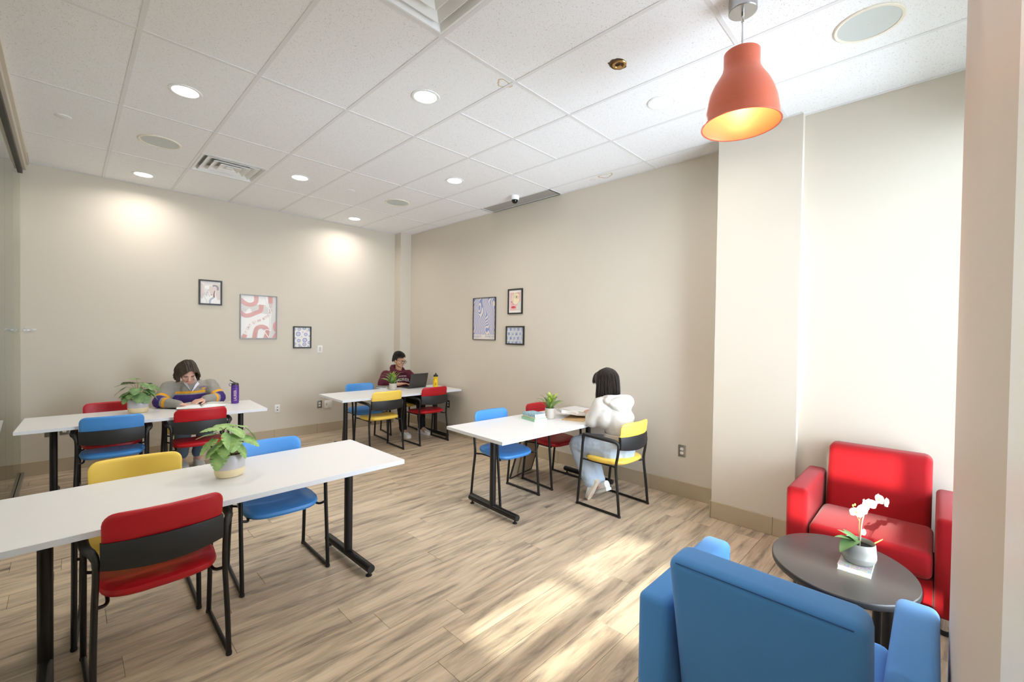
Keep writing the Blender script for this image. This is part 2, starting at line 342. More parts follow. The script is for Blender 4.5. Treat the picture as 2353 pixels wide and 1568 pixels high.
# ------------------------------------------------------------------ ceiling grid
TX = [.2946+.6096*i for i in range(-1, 7)]; TX[0] = XG+.06
CY = [2.0789+1.212*j for j in range(-2, 4)]
cl = struct(B().bx(XP, XR+.3, YO-.1, YB+.1, H+.1, H+.16).build('ceiling', M_white, smooth=False), 'white suspended ceiling of fissured tiles')
for x in TX[1:]:
    B().bx(x-.012, x+.012, YO, YB, H-.003, H+.025).build('main_tee', M_tee, cl, smooth=False)
xs_c = TX+[XR]; ys_c = [YO]+CY[1:]+[YB]
half = (TX[3+1], TX[5+1])      # bays with an additional cross tee
ymid = (CY[2]+CY[3])/2
tile_cuts = {}
for i in range(len(xs_c)-1):
    x0, x1 = xs_c[i], xs_c[i+1]
    for c in CY[1:]:
        if c > YC1-.2 or x0 < 3.9: B().bx(x0+.012, x1-.012, c-.012, c+.012, H-.003, H+.02).build('cross_tee', M_tee, cl, smooth=False)
    for j in range(len(ys_c)-1):
        y0, y1 = ys_c[j], ys_c[j+1]; spans = [(y0, y1)]
        if abs(y0-CY[2]) < .01 and half[0]-.01 < x0 < half[1]-.01: spans = [(y0, ymid), (ymid, y1)]
        if abs(x0-TX[2]) < .01 and abs(y0-CY[4]) < .01: spans = [(y0, (y0+y1)/2)]            # small diffuser takes the rest
        if abs(x0-TX[2]) < .01 and abs(y0-CY[1]) < .01: spans = [(y0, (y0+y1)/2)]            # large diffuser near camera
        if abs(x0-TX[7]) < .01 and abs(y0-CY[3]) < .01: spans = []                            # slot grille
        for a, c in spans:
            xa, xb = x0+.001, x1-.001
            if x0 > 3.9: xb = (XR if a > YC0-.05 else (XC if a < YC0 and c > YC1 else X3))-.001
            if x0 < 0: xa = XG+.07
            if xb-xa < .02: continue
            me = B().box((0, 0, .008), (xb-xa, c-a-.002, .016)).mesh('ceiling_tile', M_tile, False)
            link('ceiling_tile', me, cl, ((xa+xb)/2, (a+c)/2, H))
        if len(spans) == 2 or (len(spans) == 1 and spans[0][1] < y1-.1):
            ym = spans[0][1]; B().bx(x0+.012, x1-.012, ym-.012, ym+.012, H-.003, H+.02).build('cross_tee', M_tee, cl, smooth=False)
link('ceiling_tile', B().box((0, 0, .008), (XR-TX[7]-.002, CY[2]-YC0-.002, .016)).mesh('ceiling_tile', M_tile, False), cl, ((TX[7]+XR)/2, (CY[2]+YC0)/2, H))
for a, c, x_, yy in ((XR-.02, XR, YC0, YB), (XC-.02, XC, YC1, YC0), (X3-.02, X3, YO, YC1)):
    B().bx(a, c, x_, yy, H-.004, H-.001).build('wall_angle', M_tee, cl, smooth=False)
B().bx(XG+.06, 3.995, YB-.02, YB, H-.004, H-.001).build('wall_angle', M_tee, cl, smooth=False)
# tile behind the column where the column is shallower than the wall
def stain(x, y, rx, ry, seed):
    rr = random.Random(seed); n = 26; pts = []; pin = []
    for k in range(n):
        a = 2*math.pi*k/n; q = 1+.18*math.sin(3*a+seed)+.1*rr.uniform(-1, 1)
        pts.append((x+rx*q*math.cos(a), y+ry*q*math.sin(a), H-.0006)); pin.append((x+rx*(q-.22)*math.cos(a), y+ry*(q-.22)*math.sin(a), H-.0006))
    b_ = B(); n_ = len(pts); b_.add(pts+pin, [(k, (k+1) % n_, n_+(k+1) % n_, n_+k) for k in range(n_)])
    b_.build('water_stain', pmat('water_stain', (214, 196, 166), .95, var=.1, scale=60), cl, smooth=False, fix=False)
stain(4.03, 2.57, .055, .085, 1); stain(4.03, 2.74, .02, .03, 4); stain(2.09, 2.15, .06, .04, 3)
# ------------------------------------------------------------------ ceiling fixtures
M_lens = pmat('lit_lamp_lens', (255, 250, 240), .5, emit=9)
def downlight(x, y, label, z=None, k=1):
    t = thing('downlight', label, 'ceiling light', (x, y, z or H), 0, 'round recessed downlights')
    B().lathe([(.079, .004), (.079, -.003), (.088, -.007), (.100, -.004), (.102, 0), (.102, .004)], cap=False).build('trim_ring', M_white, t)
    B().lathe([(.0, .002), (.079, .002), (.079, -.0015), (.0, -.0015)], cap=False).build('lens', M_lens, t, fix=True)
    l = bpy.data.lights.new('downlight_beam', 'AREA'); l.shape = 'DISK'; l.size = .15; l.spread = R(158); l.energy = LAMP_W*k; l.color = (1, .945, .875)
    o = bpy.data.objects.new('lamp', l); COL.objects.link(o); o.parent = t; o.location = (0, 0, -.009)
DL = [(.599, 3.897, 'lit round downlight nearest the glass partition, in the middle of the ceiling'), (1.819, 2.685, 'lit round downlight beside the near ceiling diffuser'),
      (3.038, 1.473, 'lit round downlight between pendant lamp and exposed sprinkler hole'), (.599, 6.321, 'lit round downlight over the left table, close to the back wall'),
      (1.819, 5.109, 'lit round downlight just right of the small air diffuser'), (3.038, 3.897, 'lit round downlight in line with the dome camera'),
      (3.038, 6.321, 'farthest lit round downlight, near the far corner'),
      (.599, 1.473, 'lit round downlight nearest the camera, overhead')]
for d in DL: downlight(*d)
for y_, n_ in ((5.6, 'far'), (3.4, 'middle'), (1.2, 'near')): downlight(-2.0, y_, 'added fill lamp at the %s end of the unseen passage behind the glass' % n_ if n_ != 'middle' else 'added fill lamp halfway along the unseen passage behind the glass', HP-.001, 9)  # unseen fill lamps, added to brighten the glass and the left side
def speaker(x, y, label):
    t = thing('ceiling_speaker', label, 'speaker', (x, y, H), 0, 'round ceiling speakers')
    B().lathe([(.138, .003), (.138, -.006), (.150, -.008), (.156, -.004), (.156, .003)], cap=False).build('rim', pmat('cream_plastic', (240, 232, 216), .5), t)
    B().lathe([(0, -.0035), (.07, -.0045), (.138, -.003), (.138, .003), (0, .003)], cap=False).build('grille', pmat('speaker_mesh', (206, 211, 208), .6, var=.2, scale=900), t)
    B().ell((0, 0, -.0045), (.004, .004, .002), nu=8, nv=6).build('badge', pmat('cream_plastic', (0, 0, 0)), t)
speaker(.599, 5.109, 'pale round ceiling speaker in the left bay before the back wall')
speaker(3.038, 5.109, 'pale round ceiling speaker near the far corner downlight')
speaker(3.038, .30, 'large pale round ceiling speaker beside the orange pendant')
for x, y, lb in ((-.016, 5.09, 'small flush white sprinkler cover near the glass partition'), (2.404, 5.109, 'small flush white sprinkler cover in the middle far bay')):
    tag(B().lathe([(0, -.006), (.045, -.006), (.05, -.004), (.05, .0), (0, 0)], (x, y, H), cap=False).build('sprinkler_cover', M_white), lb, 'sprinkler cover', 'flush sprinkler covers')
t = thing('sprinkler', 'exposed brass sprinkler in a ragged hole in the ceiling tile', 'sprinkler', (2.428, 1.473, H))
b = B(); rr = random.Random(3); n = 22; pts = [((.058+.012*rr.random()+(.02 if 3 < k < 9 else 0))*math.cos(2*math.pi*k/n), (.046+.008*rr.random())*math.sin(2*math.pi*k/n)) for k in range(n)]
b.poly(pts, -.0012, .0); b.build('hole', pmat('torn_tile_core', (86, 66, 44), .95, var=.5, scale=60), t, smooth=False)
B().lathe([(.026, -.001), (.03, -.006), (.042, -.006), (.045, -.001)], (.008, -.006, 0), cap=False).build('escutcheon', pmat('brass', (190, 150, 96), .3, .9), t)
B().lathe([(0, -.02), (.016, -.019), (.016, -.016), (.006, -.012), (.006, 0)], (.008, -.006, 0), 16).build('deflector', pmat('brass', (0, 0, 0)), t)
def diffuser(x0, x1, y0, y1, label):
    cx, cy = (x0+x1)/2, (y0+y1)/2; hw, hd = (x1-x0)/2-.014, (y1-y0)/2-.014
    t = thing('air_diffuser', label, 'air vent', (cx, cy, H), 0, 'square louvred ceiling diffusers')
    sq = lambda a, z, r=.02: [(a[0]*hw*sx, a[1]*hd*sy, z) for sx, sy in ((-1, -1), (1, -1), (1, 1), (-1, 1))]
    B().loft([sq((1, 1), 0), sq((1, 1), -.004), sq((.95, .95), -.004), sq((.80, .80), .045), sq((.79, .79), .06), sq((.79, .79), .066)], cap=False).build('frame', M_white, t, smooth=False, fix=False)
    for k, q in enumerate((.80, .56, .32)):
        B().loft([sq((q-.20, q-.20), .045), sq((q, q), .006), sq((q, q), .0), sq((q-.012, q-.012), .0), sq((q-.212, q-.212), .039)], cap=False).build('louvre', M_white, t, smooth=False, fix=False)
    B().box((0, 0, .002), (hw*.2, hd*.2, .004)).build('centre_plate', M_white, t, smooth=False)
    B().box((0, 0, .064), (hw*1.6, hd*1.6, .004)).build('plenum', pmat('pale_plenum', (206, 204, 200), .8), t, smooth=False)
    for a in (0, R(90)):
        B().tube([(-hw*.7*math.cos(a), -hw*.7*math.sin(a), .052), (hw*.7*math.cos(a), hw*.7*math.sin(a), .052)], .004, 6).build('support_rod', M_white, t)
diffuser(TX[2], TX[3], CY[4]+.606, CY[5], 'small looking far louvred ceiling diffuser above the left table')
diffuser(TX[2], TX[3], CY[1]+.606, CY[2], 'near louvred ceiling diffuser cut by the top of the picture')
t = thing('slot_grille', 'long grey perforated return air grille against the right wall', 'air vent', (4.076, 3.897, H))
B().bx(-.122, .121, -.606, .606, .004, .008).build('perforated_sheet', pmat('perforated_steel', (176, 174, 170), .5, .3, var=.35, scale=420), t, smooth=False)
for s in (-1, 1): B().bx(-.122, .121, s*.6-.006, s*.6+.006, -.003, .004).build('end_trim', M_tee, t, smooth=False)
B().bx(.105, .121, -.594, .594, -.004, .004).build('edge_trim', M_tee, t, smooth=False)
t = thing('dome_camera', 'white dome security camera with dark bubble on the ceiling', 'camera', (3.875, 3.77, H))
B().lathe([(.0, 0), (.055, 0), (.055, -.04), (.05, -.05), (.0, -.05)], cap=False).build('housing', M_white, t)
B().lathe([(.04, -.05), (.04, -.06), (.034, -.078), (.02, -.09), (0, -.094)], cap=False).build('dome', pmat('smoked_plastic', (20, 20, 22), .08), t)
# pendant
t = thing('pendant_lamp', 'orange bell shaped metal pendant lamp hanging from the ceiling', 'pendant lamp', (2.39, .736, H))
M_or = pmat('orange_brushed_metal', (220, 116, 90), .36, .3, var=.08, scale=8, stretch=(1, 1, 60))
pr = [(.083, -.272), (.083, -.335), (.088, -.362), (.106, -.395), (.128, -.43), (.148, -.475), (.163, -.525), (.172, -.58), (.177, -.625), (.184, -.632)]
pi = [(r-.003, z) for r, z in reversed(pr[:-1])]
B().lathe(pr+[(.184, -.636), (.176, -.634)]+pi, seg=48, cap=False).build('shade', M_or, t, fix=True)
B().lathe([(0, -.270), (.075, -.270), (.083, -.276), (.083, -.28), (0, -.28)], seg=32, cap=False).build('shade_cap', M_or, t)
B().lathe([(0, 0), (.066, 0), (.066, -.064), (.063, -.067), (0, -.067)], seg=36, cap=False).build('canopy', pmat('satin_nickel', (186, 187, 188), .3, 1), t)
B().tube(sm_path([(0, 0, -.066), (0, 0, -.13), (.004, 0, -.2), (-.003, 0, -.272)]), .0035, 8).build('cord', pmat('grey_cord', (186, 186, 188), .4), t)
B().tube(sm_path([(0, 0, -.066), (-.001, 0, -.12), (-.007, 0, -.19), (-.006, 0, -.265), (-.012, 0, -.272)]), .0022, 8).build('suspension_cable', M_chrome, t)
B().lathe([(0, -.067), (.007, -.067), (.007, -.115), (.004, -.12), (0, -.12)], seg=14, cap=False).build('cord_grip', M_chrome, t)
B().lathe([(0, -.28), (.022, -.28), (.022, -.36), (0, -.362)], seg=16, cap=False).build('socket', M_white, t)
B().ell((0, 0, -.405), (.034, .034, .045)).build('bulb', pmat('warm_bulb', (255, 196, 110), .5, emit=6), t)
l = bpy.data.lights.new('pendant_bulb', 'POINT'); l.energy = 5; l.color = (1, .66, .3); l.shadow_soft_size = .04
o = bpy.data.objects.new('bulb_light', l); COL.objects.link(o); o.parent = t; o.location = (0, 0, -.48)

# ------------------------------------------------------------------ tables
def table(loc, rot, label, inset_l, inset_r):
    t = thing('training_table', label, 'table', loc, rot, 'white training tables on black T legs')
    W_, D_ = 1.805, .75
    B().rbox((0, 0, .7125), (W_-.004, D_-.004, .027), .0015, 1, m=0).build('tabletop', M_lam, t, smooth=False)
    b = B()
    for s in (-1, 1):
        b.bx(-W_/2, W_/2, s*D_/2-.002, s*D_/2+.002, .6995, .7255); b.bx(s*W_/2-.002, s*W_/2+.002, -D_/2, D_/2, .6995, .7255)
    b.build('edge_band', M_edge, t, smooth=False)
    for s, ins in ((-1, inset_l), (1, inset_r)):
        x = s*(W_/2-ins)
        sec = lambda z: [(x+.026*sgnp(math.cos(a), .8), .026*sgnp(math.sin(a), .8)+.0, z) for a in [2*math.pi*k/20 for k in range(20)]]
        B().loft([sec(.05), sec(.688)]).build('leg_post', M_black, t)
        B().box((x, 0, .690), (.09, .56, .016)).build('top_bracket', M_black, t, smooth=False)
        ft = B().tube([(x, -.31, .052), (x, .31, .052)], .0265, 18).build('foot', M_black, t)
        for q in (-1, 1):
            B().tube([(x, q*.306, .052), (x, q*.317, .052)], [.0262, .024], 18).build('end_cap', M_blackp, ft)
            B().lathe([(0, 0), (.02, 0), (.02, .006), (.008, .012), (.008, .03), (0, .03)], (x, q*.285, 0), 16, cap=False).build('glide', M_blackp, ft)
    B().box((0, 0, .688), (W_-2*max(inset_l, inset_r)-.1, .04, .02)).build('stretcher', M_black, t, smooth=False)
    return t
table((.6405, 2.846, 0), R(.9), 'white table nearest the camera, cut by the left edge', .195, .195)
table((.6225, 5.552, 0), R(-2.2), 'white table at the back left where someone reads in a striped sweatshirt', .2, .17)
table((3.2437, 5.481, 0), R(-1.2), 'white table in the far corner with the laptop on it', .2, .2)
table((3.266, 2.708, 0), R(-2.8), 'white table beside the right wall with the small stack of books', .23, .23)

# ------------------------------------------------------------------ chairs
def superloop(wx, wy, z, n=24, p=.45, cy=0):
    return [(wx*sgnp(math.cos(2*math.pi*k/n), p), cy+wy*sgnp(math.sin(2*math.pi*k/n), p), z) for k in range(n)]
chair_mesh = {}
def chair_parts(col, M_c):
    P = []
    # seat
    def sl(wx, d0, d1, z, n=28):
        out = []
        for k in range(n):
            a = 2*math.pi*k/n; x = sgnp(math.cos(a), .5); y = sgnp(math.sin(a), .5)
            yy = (d1 if y > 0 else -d0)*abs(y)*(1 if y > 0 else 1); tap = 1-.09*max(0, -y)
            out.append((wx*x*tap, yy, z-.012*max(0, y)**2*(1-0)-.004*(1-x*x)+.012*max(0, -y)**2))
        return out
    P.append(('seat', B().loft([sl(.14, .11, .12, .418), sl(.20, .185, .185, .418), sl(.215, .2, .205, .426), sl(.222, .207, .212, .44), sl(.219, .204, .208, .455), sl(.205, .19, .19, .466), sl(.12, .11, .11, .462)]), M_c))
    # backrest
    loops = []; n = 32; zs_ = [.562, .566, .576, .585, .6, .63, .65, .7, .735, .755, .772, .785, .794, .8, .803]
    for z in zs_:
        wx = .205+.008*(z-.5)/.3; t_ = .017
        rc = .05
        if z > .803-rc: wx = wx-rc+math.sqrt(max(rc*rc-(z-.803+rc)**2, 0))*1.0
        if z < .578: t_ = .017*math.sqrt(max(.05, 1-((.578-z)/.017)**2)); wx -= (.578-z)*.8
        if z > .79: t_ = .017*math.sqrt(max(.04, 1-((z-.79)/.0135)**2))
        l = []
        for k in range(n):
            a = 2*math.pi*k/n; x = wx*sgnp(math.cos(a), .42); yb = t_*sgnp(math.sin(a), .8)
            l.append((x, yb-.178-.034*(1-(x/.21)**2)-(z-.5)*.10+.02*max(0, min(1, (.70-z)/.05)), z))
        loops.append(l)
    P.append(('backrest', B().loft(loops), M_c))
    # lumbar band
    loops = []
    for k in range(17):
        x = -.214+.428*k/16; q = 1-(x/.214)**2
        yb = -.202-.046*q; zb = .572-.016*q; zt = .682
        loops.append([(x, yb+.014, zb+.004), (x, yb, zb), (x, yb-.006, zb+.02), (x, yb-.006, zt-.022), (x, yb-.001, zt), (x, yb+.022, zt)])
    P.append(('lumbar_band', B().loft(loops), M_blackp))
    for s in (-1, 1):
        rear = sm_path([(s*.236, -.212, .012), (s*.234, -.19, .22), (s*.229, -.168, .41), (s*.226, -.182, .52), (s*.226, -.192, .60)], 5)
        P.append(('leg', B().tube(rear, .0118, 12), M_black))
        P.append(('leg', B().tube(sm_path([(s*.247, .228, .012), (s*.247, .205, .25), (s*.247, .185, .45), (s*.247, .178, .56), (s*.249, .17, .62)], 5), .0118, 12), M_black))
        P.append(('runner', B().tube([(s*.236, -.214, .0125), (s*.247, .230, .0125)], .0105, 12), M_black))
        arm = sm_path([(s*.226, -.191, .59), (s*.228, -.188, .618), (s*.238, -.170, .641), (s*.252, -.135, .650), (s*.258, -.05, .654), (s*.257, .06, .657), (s*.254, .135, .658), (s*.251, .164, .645), (s*.249, .171, .615), (s*.249, .171, .595)], 5)
        m_ = len(arm); rad = [.0125+.006*math.sin(math.pi*min(1, max(0, (k/(m_-1)-.1)/.8)))**.5 if .1 < k/(m_-1) < .9 else .0128 for k in range(m_)]
        P.append(('armrest', B().tube(arm, rad, 12), M_blackp))
        P.append(('seat_rail', B().tube(sm_path([(s*.247, .188, .43), (s*.235, .188, .425), (s*.205, .17, .416), (s*.19, .05, .41), (s*.185, -.1, .408), (s*.195, -.15, .405), (s*.229, -.168, .41)], 4), .0075, 10), M_black))
        for yy, xx in ((-.214, .236), (.230, .247)):
            P.append(('glide', B().lathe([(0, 0), (.012, 0), (.0135, .003), (.0135, .014), (.0, .014)], (s*xx, yy, 0), 14, cap=False), M_blackp))
    return [(n_, b_.mesh(n_, m_), ) for n_, b_, m_ in P]
CH = {'red': chair_parts('red', M_red), 'yellow': chair_parts('yellow', M_yel), 'blue': chair_parts('blue', M_blu)}
def chair(col, x, y, rot, label, group='stackable armchairs with sled frames'):
    t = thing('guest_chair', label, 'chair', (x, y, 0), rot, group)
    for n_, me in CH[col]: link(n_, me, t)
    return t
PI = math.pi
chair('red', .305, 2.612, R(1), 'red vinyl chair nearest the camera, its back to us')
chair('yellow', .283, 3.165, PI+R(-3), 'yellow chair behind the nearest table, only its backrest showing above it')
chair('blue', .972, 3.098, PI+R(-2), 'blue chair behind the nearest table, next to the big leafy plant')
chair('blue', .297, 5.335, R(-4), 'blue chair on the near side of the back left table, its back to us')
chair('red', .925, 5.30, R(-3), 'red chair across the table from the reader in the striped sweatshirt')
chair('red', .318, 5.87, PI+R(-2), 'red chair against the back wall, half hidden by a potted plant')
chair('yellow', .985, 6.02, PI+R(0), 'yellow chair under the reader in the striped sweatshirt')
chair('blue', 3.0, 5.86, PI+R(-5), 'blue chair on the back wall side of the laptop table')
chair('yellow', 3.71, 6.08, PI+R(-8), 'yellow chair under the person using the laptop')
chair('yellow', 2.91, 5.283, R(-1), 'yellow chair on the near side of the laptop table, its back to us')
chair('red', 3.64, 5.268, R(-1), 'red chair on the near side of the laptop table, beside the right wall')
chair('blue', 2.962, 2.97, PI+R(-3), 'blue chair tucked under the far side of the table with stacked books')
chair('red', 3.66, 2.94, PI+R(-4), 'red chair behind the spiky fern at the table with stacked books')
chair('yellow', 3.545, 2.115, R(-2.5), 'yellow chair under the person in the white hoodie')

# ------------------------------------------------------------------ lounge armchairs and coffee table
def armchair(M_f, loc, rot, label, seam):
    t = thing('lounge_armchair', label, 'armchair', loc, rot, 'upholstered lounge armchairs')
    for s in (-1, 1):
        ar = B().rbox((s*.342, .036, .355), (.116, .672, .53), .028, 4).build('armrest', M_f, t)
        loop = [(s*.342+a_*.0572, .36, .355+b_*.2645) for a_, b_ in ((-.62, -1), (-.62, .88), (-.45, .97), (.45, .97), (.62, .88), (.62, -1))]
        B().tube([(s*.342-.0555+.0, .348, .12), (s*.342-.0555, .352, .57), (s*.342-.035, .353, .604), (s*.342+.035, .353, .604), (s*.342+.0555, .352, .57), (s*.342+.0555, .348, .12)], .0022, 6).build('seam', seam, ar)
    bm_ = B().rbox((0, 0, .46), (.535, .15, .72), .04, 4)
    # finer rings so the back can lean and crown
    for p in bm_.v: p.y += -.2-(p.z-.46)*.245+(.012*(1-(p.x/.27)**2) if p.y > .03 else 0)*1.0; p.z += (.006*(1-(p.x/.27)**2) if p.z > .8 else 0)
    bk = bm_.build('backrest', M_f, t)
    B().tube([(x, -.2-.075+.004-(.80-.46)*.245, .8045) for x in (-.235, 0, .235)], .0022, 6).build('seam', seam, bk)
    sc = B().rbox((0, .122, .345), (.556, .506, .15), .035, 4)
    for p in sc.v:
        if p.z > .4: p.z += .012*(1-(p.x/.28)**2)*max(0, 1-((p.y-.12)/.25)**2)
    so_ = sc.build('seat_cushion', M_f, t)
    B().tube([(-.262, .366, .398), (.262, .366, .398)], .0025, 6).build('seam', seam, so_)
    B().rbox((0, .105, .185), (.565, .49, .17), .012, 2).build('base', M_f, t)
    for sx in (-1, 1):
        for sy in (-.27, .325):
            lg = B().lathe([(0, .025), (.021, .025), (.021, .098), (0, .098)], (sx*.33, sy, 0), 18, cap=False).build('leg', M_chrome, t)
            B().lathe([(0, 0), (.024, 0), (.024, .026), (.0, .026)], (sx*.33, sy, 0), 18, cap=False).build('foot', M_blackp, lg)
    return t
armchair(M_fred, (3.576, .268, 0), R(90), 'red upholstered lounge armchair against the bright wall', pmat('dark_red_thread', (150, 20, 28), .9))
armchair(M_fblu, (1.77, .372, 0), R(-90), 'blue upholstered lounge armchair seen from behind in the foreground', pmat('dark_blue_thread', (38, 80, 132), .9))
t = thing('coffee_table', 'oval charcoal coffee table between the two lounge armchairs', 'coffee table', (2.742, .325, 0), R(15))
ol = lambda q, z: [(.356*q*math.cos(2*math.pi*k/64), .298*q*math.sin(2*math.pi*k/64), z) for k in range(64)]
B().loft([ol(.985, .388), ol(.998, .391), ol(1, .395), ol(1, .413), ol(.996, .418), ol(.99, .42)]).build('tabletop', [M_dtab], t)
B().loft([ol(1.002, .392), ol(1.004, .394), ol(1.004, .412), ol(1.002, .414)], cap=False).build('edge_band', M_blackp, t)
for sx in (-1, 1):
    for sy in (-1, 1):
        lg = B().lathe([(0, .012), (.024, .012), (.024, .388), (0, .388)], (sx*.09, sy*.17, 0), 18, cap=False).build('leg', M_black, t)
        B().lathe([(0, 0), (.028, 0), (.028, .012), (0, .012)], (sx*.09, sy*.17, 0), 18, cap=False).build('foot', M_blackp, lg)
# ------------------------------------------------------------------ text and flat print helpers
def text_geo(body, size=.05, align='CENTER'):
    cu = bpy.data.curves.new('txt', 'FONT'); cu.body = body; cu.size = size; cu.align_x = align; cu.align_y = 'CENTER'; cu.resolution_u = 3
    ob = bpy.data.objects.new('txt', cu); COL.objects.link(ob); bpy.context.view_layer.update()
    me = bpy.data.meshes.new_from_object(ob.evaluated_get(bpy.context.evaluated_depsgraph_get()))
    vs_ = [v.co.copy() for v in me.vertices]; fs = [tuple(p.vertices) for p in me.polygons]
    bpy.data.objects.remove(ob); bpy.data.curves.remove(cu); bpy.data.meshes.remove(me)
    return vs_, fs
def clip_poly(pts, x0, x1, y0, y1):
    def cut(P, ins, it):
        out = []
        for i in range(len(P)):
            a, b = P[i-1], P[i]; ia, ib = ins(a), ins(b)
            if ia != ib: out.append(it(a, b))
            if ib: out.append(b)
        return out
    lx = lambda X: (lambda a, b: (X, a[1]+(b[1]-a[1])*(X-a[0])/(b[0]-a[0])))
    ly = lambda Y: (lambda a, b: (a[0]+(b[0]-a[0])*(Y-a[1])/(b[1]-a[1]), Y))
    for ins, it in ((lambda p: p[0] >= x0, lx(x0)), (lambda p: p[0] <= x1, lx(x1)), (lambda p: p[1] >= y0, ly(y0)), (lambda p: p[1] <= y1, ly(y1))):
        if len(pts) < 3: return []
        pts = cut(pts, ins, it)
    return pts
class Art(B):
    def __init__(s, w, h): super().__init__(); s.w = w; s.h = h; s.k = 0
    def flat(s, pts, m, lift=True):
        if lift: s.k += 1
        p = clip_poly([(float(a), float(b)) for a, b in pts], -s.w/2, s.w/2, -s.h/2, s.h/2)
        if len(p) >= 3: s.add([(a, b, .0002*s.k) for a, b in p], [tuple(range(len(p)))], m)
    def n2(s, u, v): return ((u-.5)*s.w, (.5-v)*s.h)
    def npoly(s, pts, m): s.flat([s.n2(*p) for p in pts], m)
    def disc(s, c, r, m, sy=1, n=28): s.flat([(c[0]+r*math.cos(2*PI*k/n), c[1]+r*sy*math.sin(2*PI*k/n)) for k in range(n)], m)
    def ring(s, c, r, wd, m, n=28):
        s.k += 1
        for k in range(n):
            a, b = 2*PI*k/n, 2*PI*(k+1)/n
            s.flat([(c[0]+q*math.cos(t), c[1]+q*math.sin(t)) for q, t in ((r, a), (r, b), (r-wd, b), (r-wd, a))], m, False)
    def stroke(s, pts, wd, m, off=0, smooth=True):
        s.k += 1
        P = [Vector((a, b, 0)) for a, b in pts]; P = sm_path(P, 6) if smooth else P
        N_ = []
        for i in range(len(P)):
            t = (P[min(i+1, len(P)-1)]-P[max(i-1, 0)]).normalized(); N_.append(Vector((-t.y, t.x, 0)))
        for i in range(len(P)-1):
            q = [P[i]+N_[i]*(off-wd/2), P[i+1]+N_[i+1]*(off-wd/2), P[i+1]+N_[i+1]*(off+wd/2), P[i]+N_[i]*(off+wd/2)]
            s.flat([(a.x, a.y) for a in q], m, False)
    def text(s, body, c, size, m, rot=0):
        s.k += 1; vs_, fs = text_geo(body, size)
        T = Matrix.Translation((c[0], c[1], .0002*s.k)) @ Matrix.Rotation(rot, 4, 'Z'); s.add(vs_, fs, m, T)
def picture(label, c, face, w_, h_, fw, mframe, paint, mats, depth=.018):
    t = thing('framed_print', label, 'picture', c, 0, 'framed prints on the walls')
    t.rotation_euler = (R(90), 0, 0) if face == 'back' else (R(90), 0, R(-90))
    fr = B()
    for x0, x1, y0, y1 in ((-w_/2, w_/2, h_/2-fw, h_/2), (-w_/2, w_/2, -h_/2, -h_/2+fw), (-w_/2, -w_/2+fw, -h_/2+fw, h_/2-fw), (w_/2-fw, w_/2, -h_/2+fw, h_/2-fw)):
        fr.bx(x0, x1, y0, y1, 0, depth)
    fr.build('frame', mframe, t, smooth=False)
    iw, ih = w_-2*fw, h_-2*fw
    pr_ = B().bx(-iw/2, iw/2, -ih/2, ih/2, 0, .006).build('print', mats[0], t, smooth=False)
    a = Art(iw, ih); paint(a); a.v = [p+Vector((0, 0, .0062)) for p in a.v]
    pd = a.build('printed_design', mats, pr_, smooth=False, fix=False)
    if paint.__name__ == 'art3': pd['kind'] = 'stuff'
    return t
PM = lambda n, c: pmat('print_'+n, c, .6, var=.02)
M_fblk = pmat('black_frame_wood', (38, 36, 34), .45, var=.1); M_fgry = pmat('grey_metal_frame', (120, 118, 118), .4, .6)
def art1(a):
    P = [(.0, .25, .0, .0)]
    a.npoly([(.0, .0), (1, 0), (.72, .16), (.22, .2)], 1); a.npoly([(0, .05), (.2, .2), (.2, .62), (.1, .8), (0, .75)], 2)
    a.npoly([(.45, .2), (.8, .25), (.7, .62), (.5, .62), (.42, .4)], 2); a.npoly([(.8, .1), (1, .1), (1, .8), (.85, .82), (.75, .6)], 2)
    a.npoly([(.17, .3), (.42, .38), (.46, .66), (.2, .62)], 1)
    a.stroke([a.n2(.60, .20), a.n2(.74, .18), a.n2(.85, .25), a.n2(.86, .38)], a.w*.10, 4)
    a.npoly([(.68, .42), (.72, .40), (.70, .55), (.72, .72), (.62, .7), (.64, .55)], 3)
    a.stroke([a.n2(.46, 1.0), a.n2(.5, .82), a.n2(.66, .72)], a.w*.09, 5)
    a.stroke([a.n2(.42, .35), a.n2(.22, .66), a.n2(.2, .72), a.n2(.3, .86), a.n2(.3, .97)], .0028, 4)
    for u, v in ((.14, .6), (.2, .54), (.36, .52), (.3, .6), (.3, .67), (.45, .66)): a.disc(a.n2(u, v), a.w*.025, 5)
    a.disc(a.n2(.54, .6), a.w*.03, 3)
    for k in range(3): a.stroke([a.n2(.3+.06*k, .84), a.n2(.3+.06*k, .98)], .0015, 5, smooth=False)
picture('small black framed abstract print, highest of the three on the back wall', (1.312, YB, 2.047), 'back', .254, .322, .017, M_fblk, art1,
        [PM('paper', (246, 244, 242)), PM('pale_grey', (232, 226, 224)), PM('blush', (226, 212, 206)), PM('brown', (150, 112, 108)), PM('grey', (156, 152, 158)), PM('mist', (184, 190, 204))])
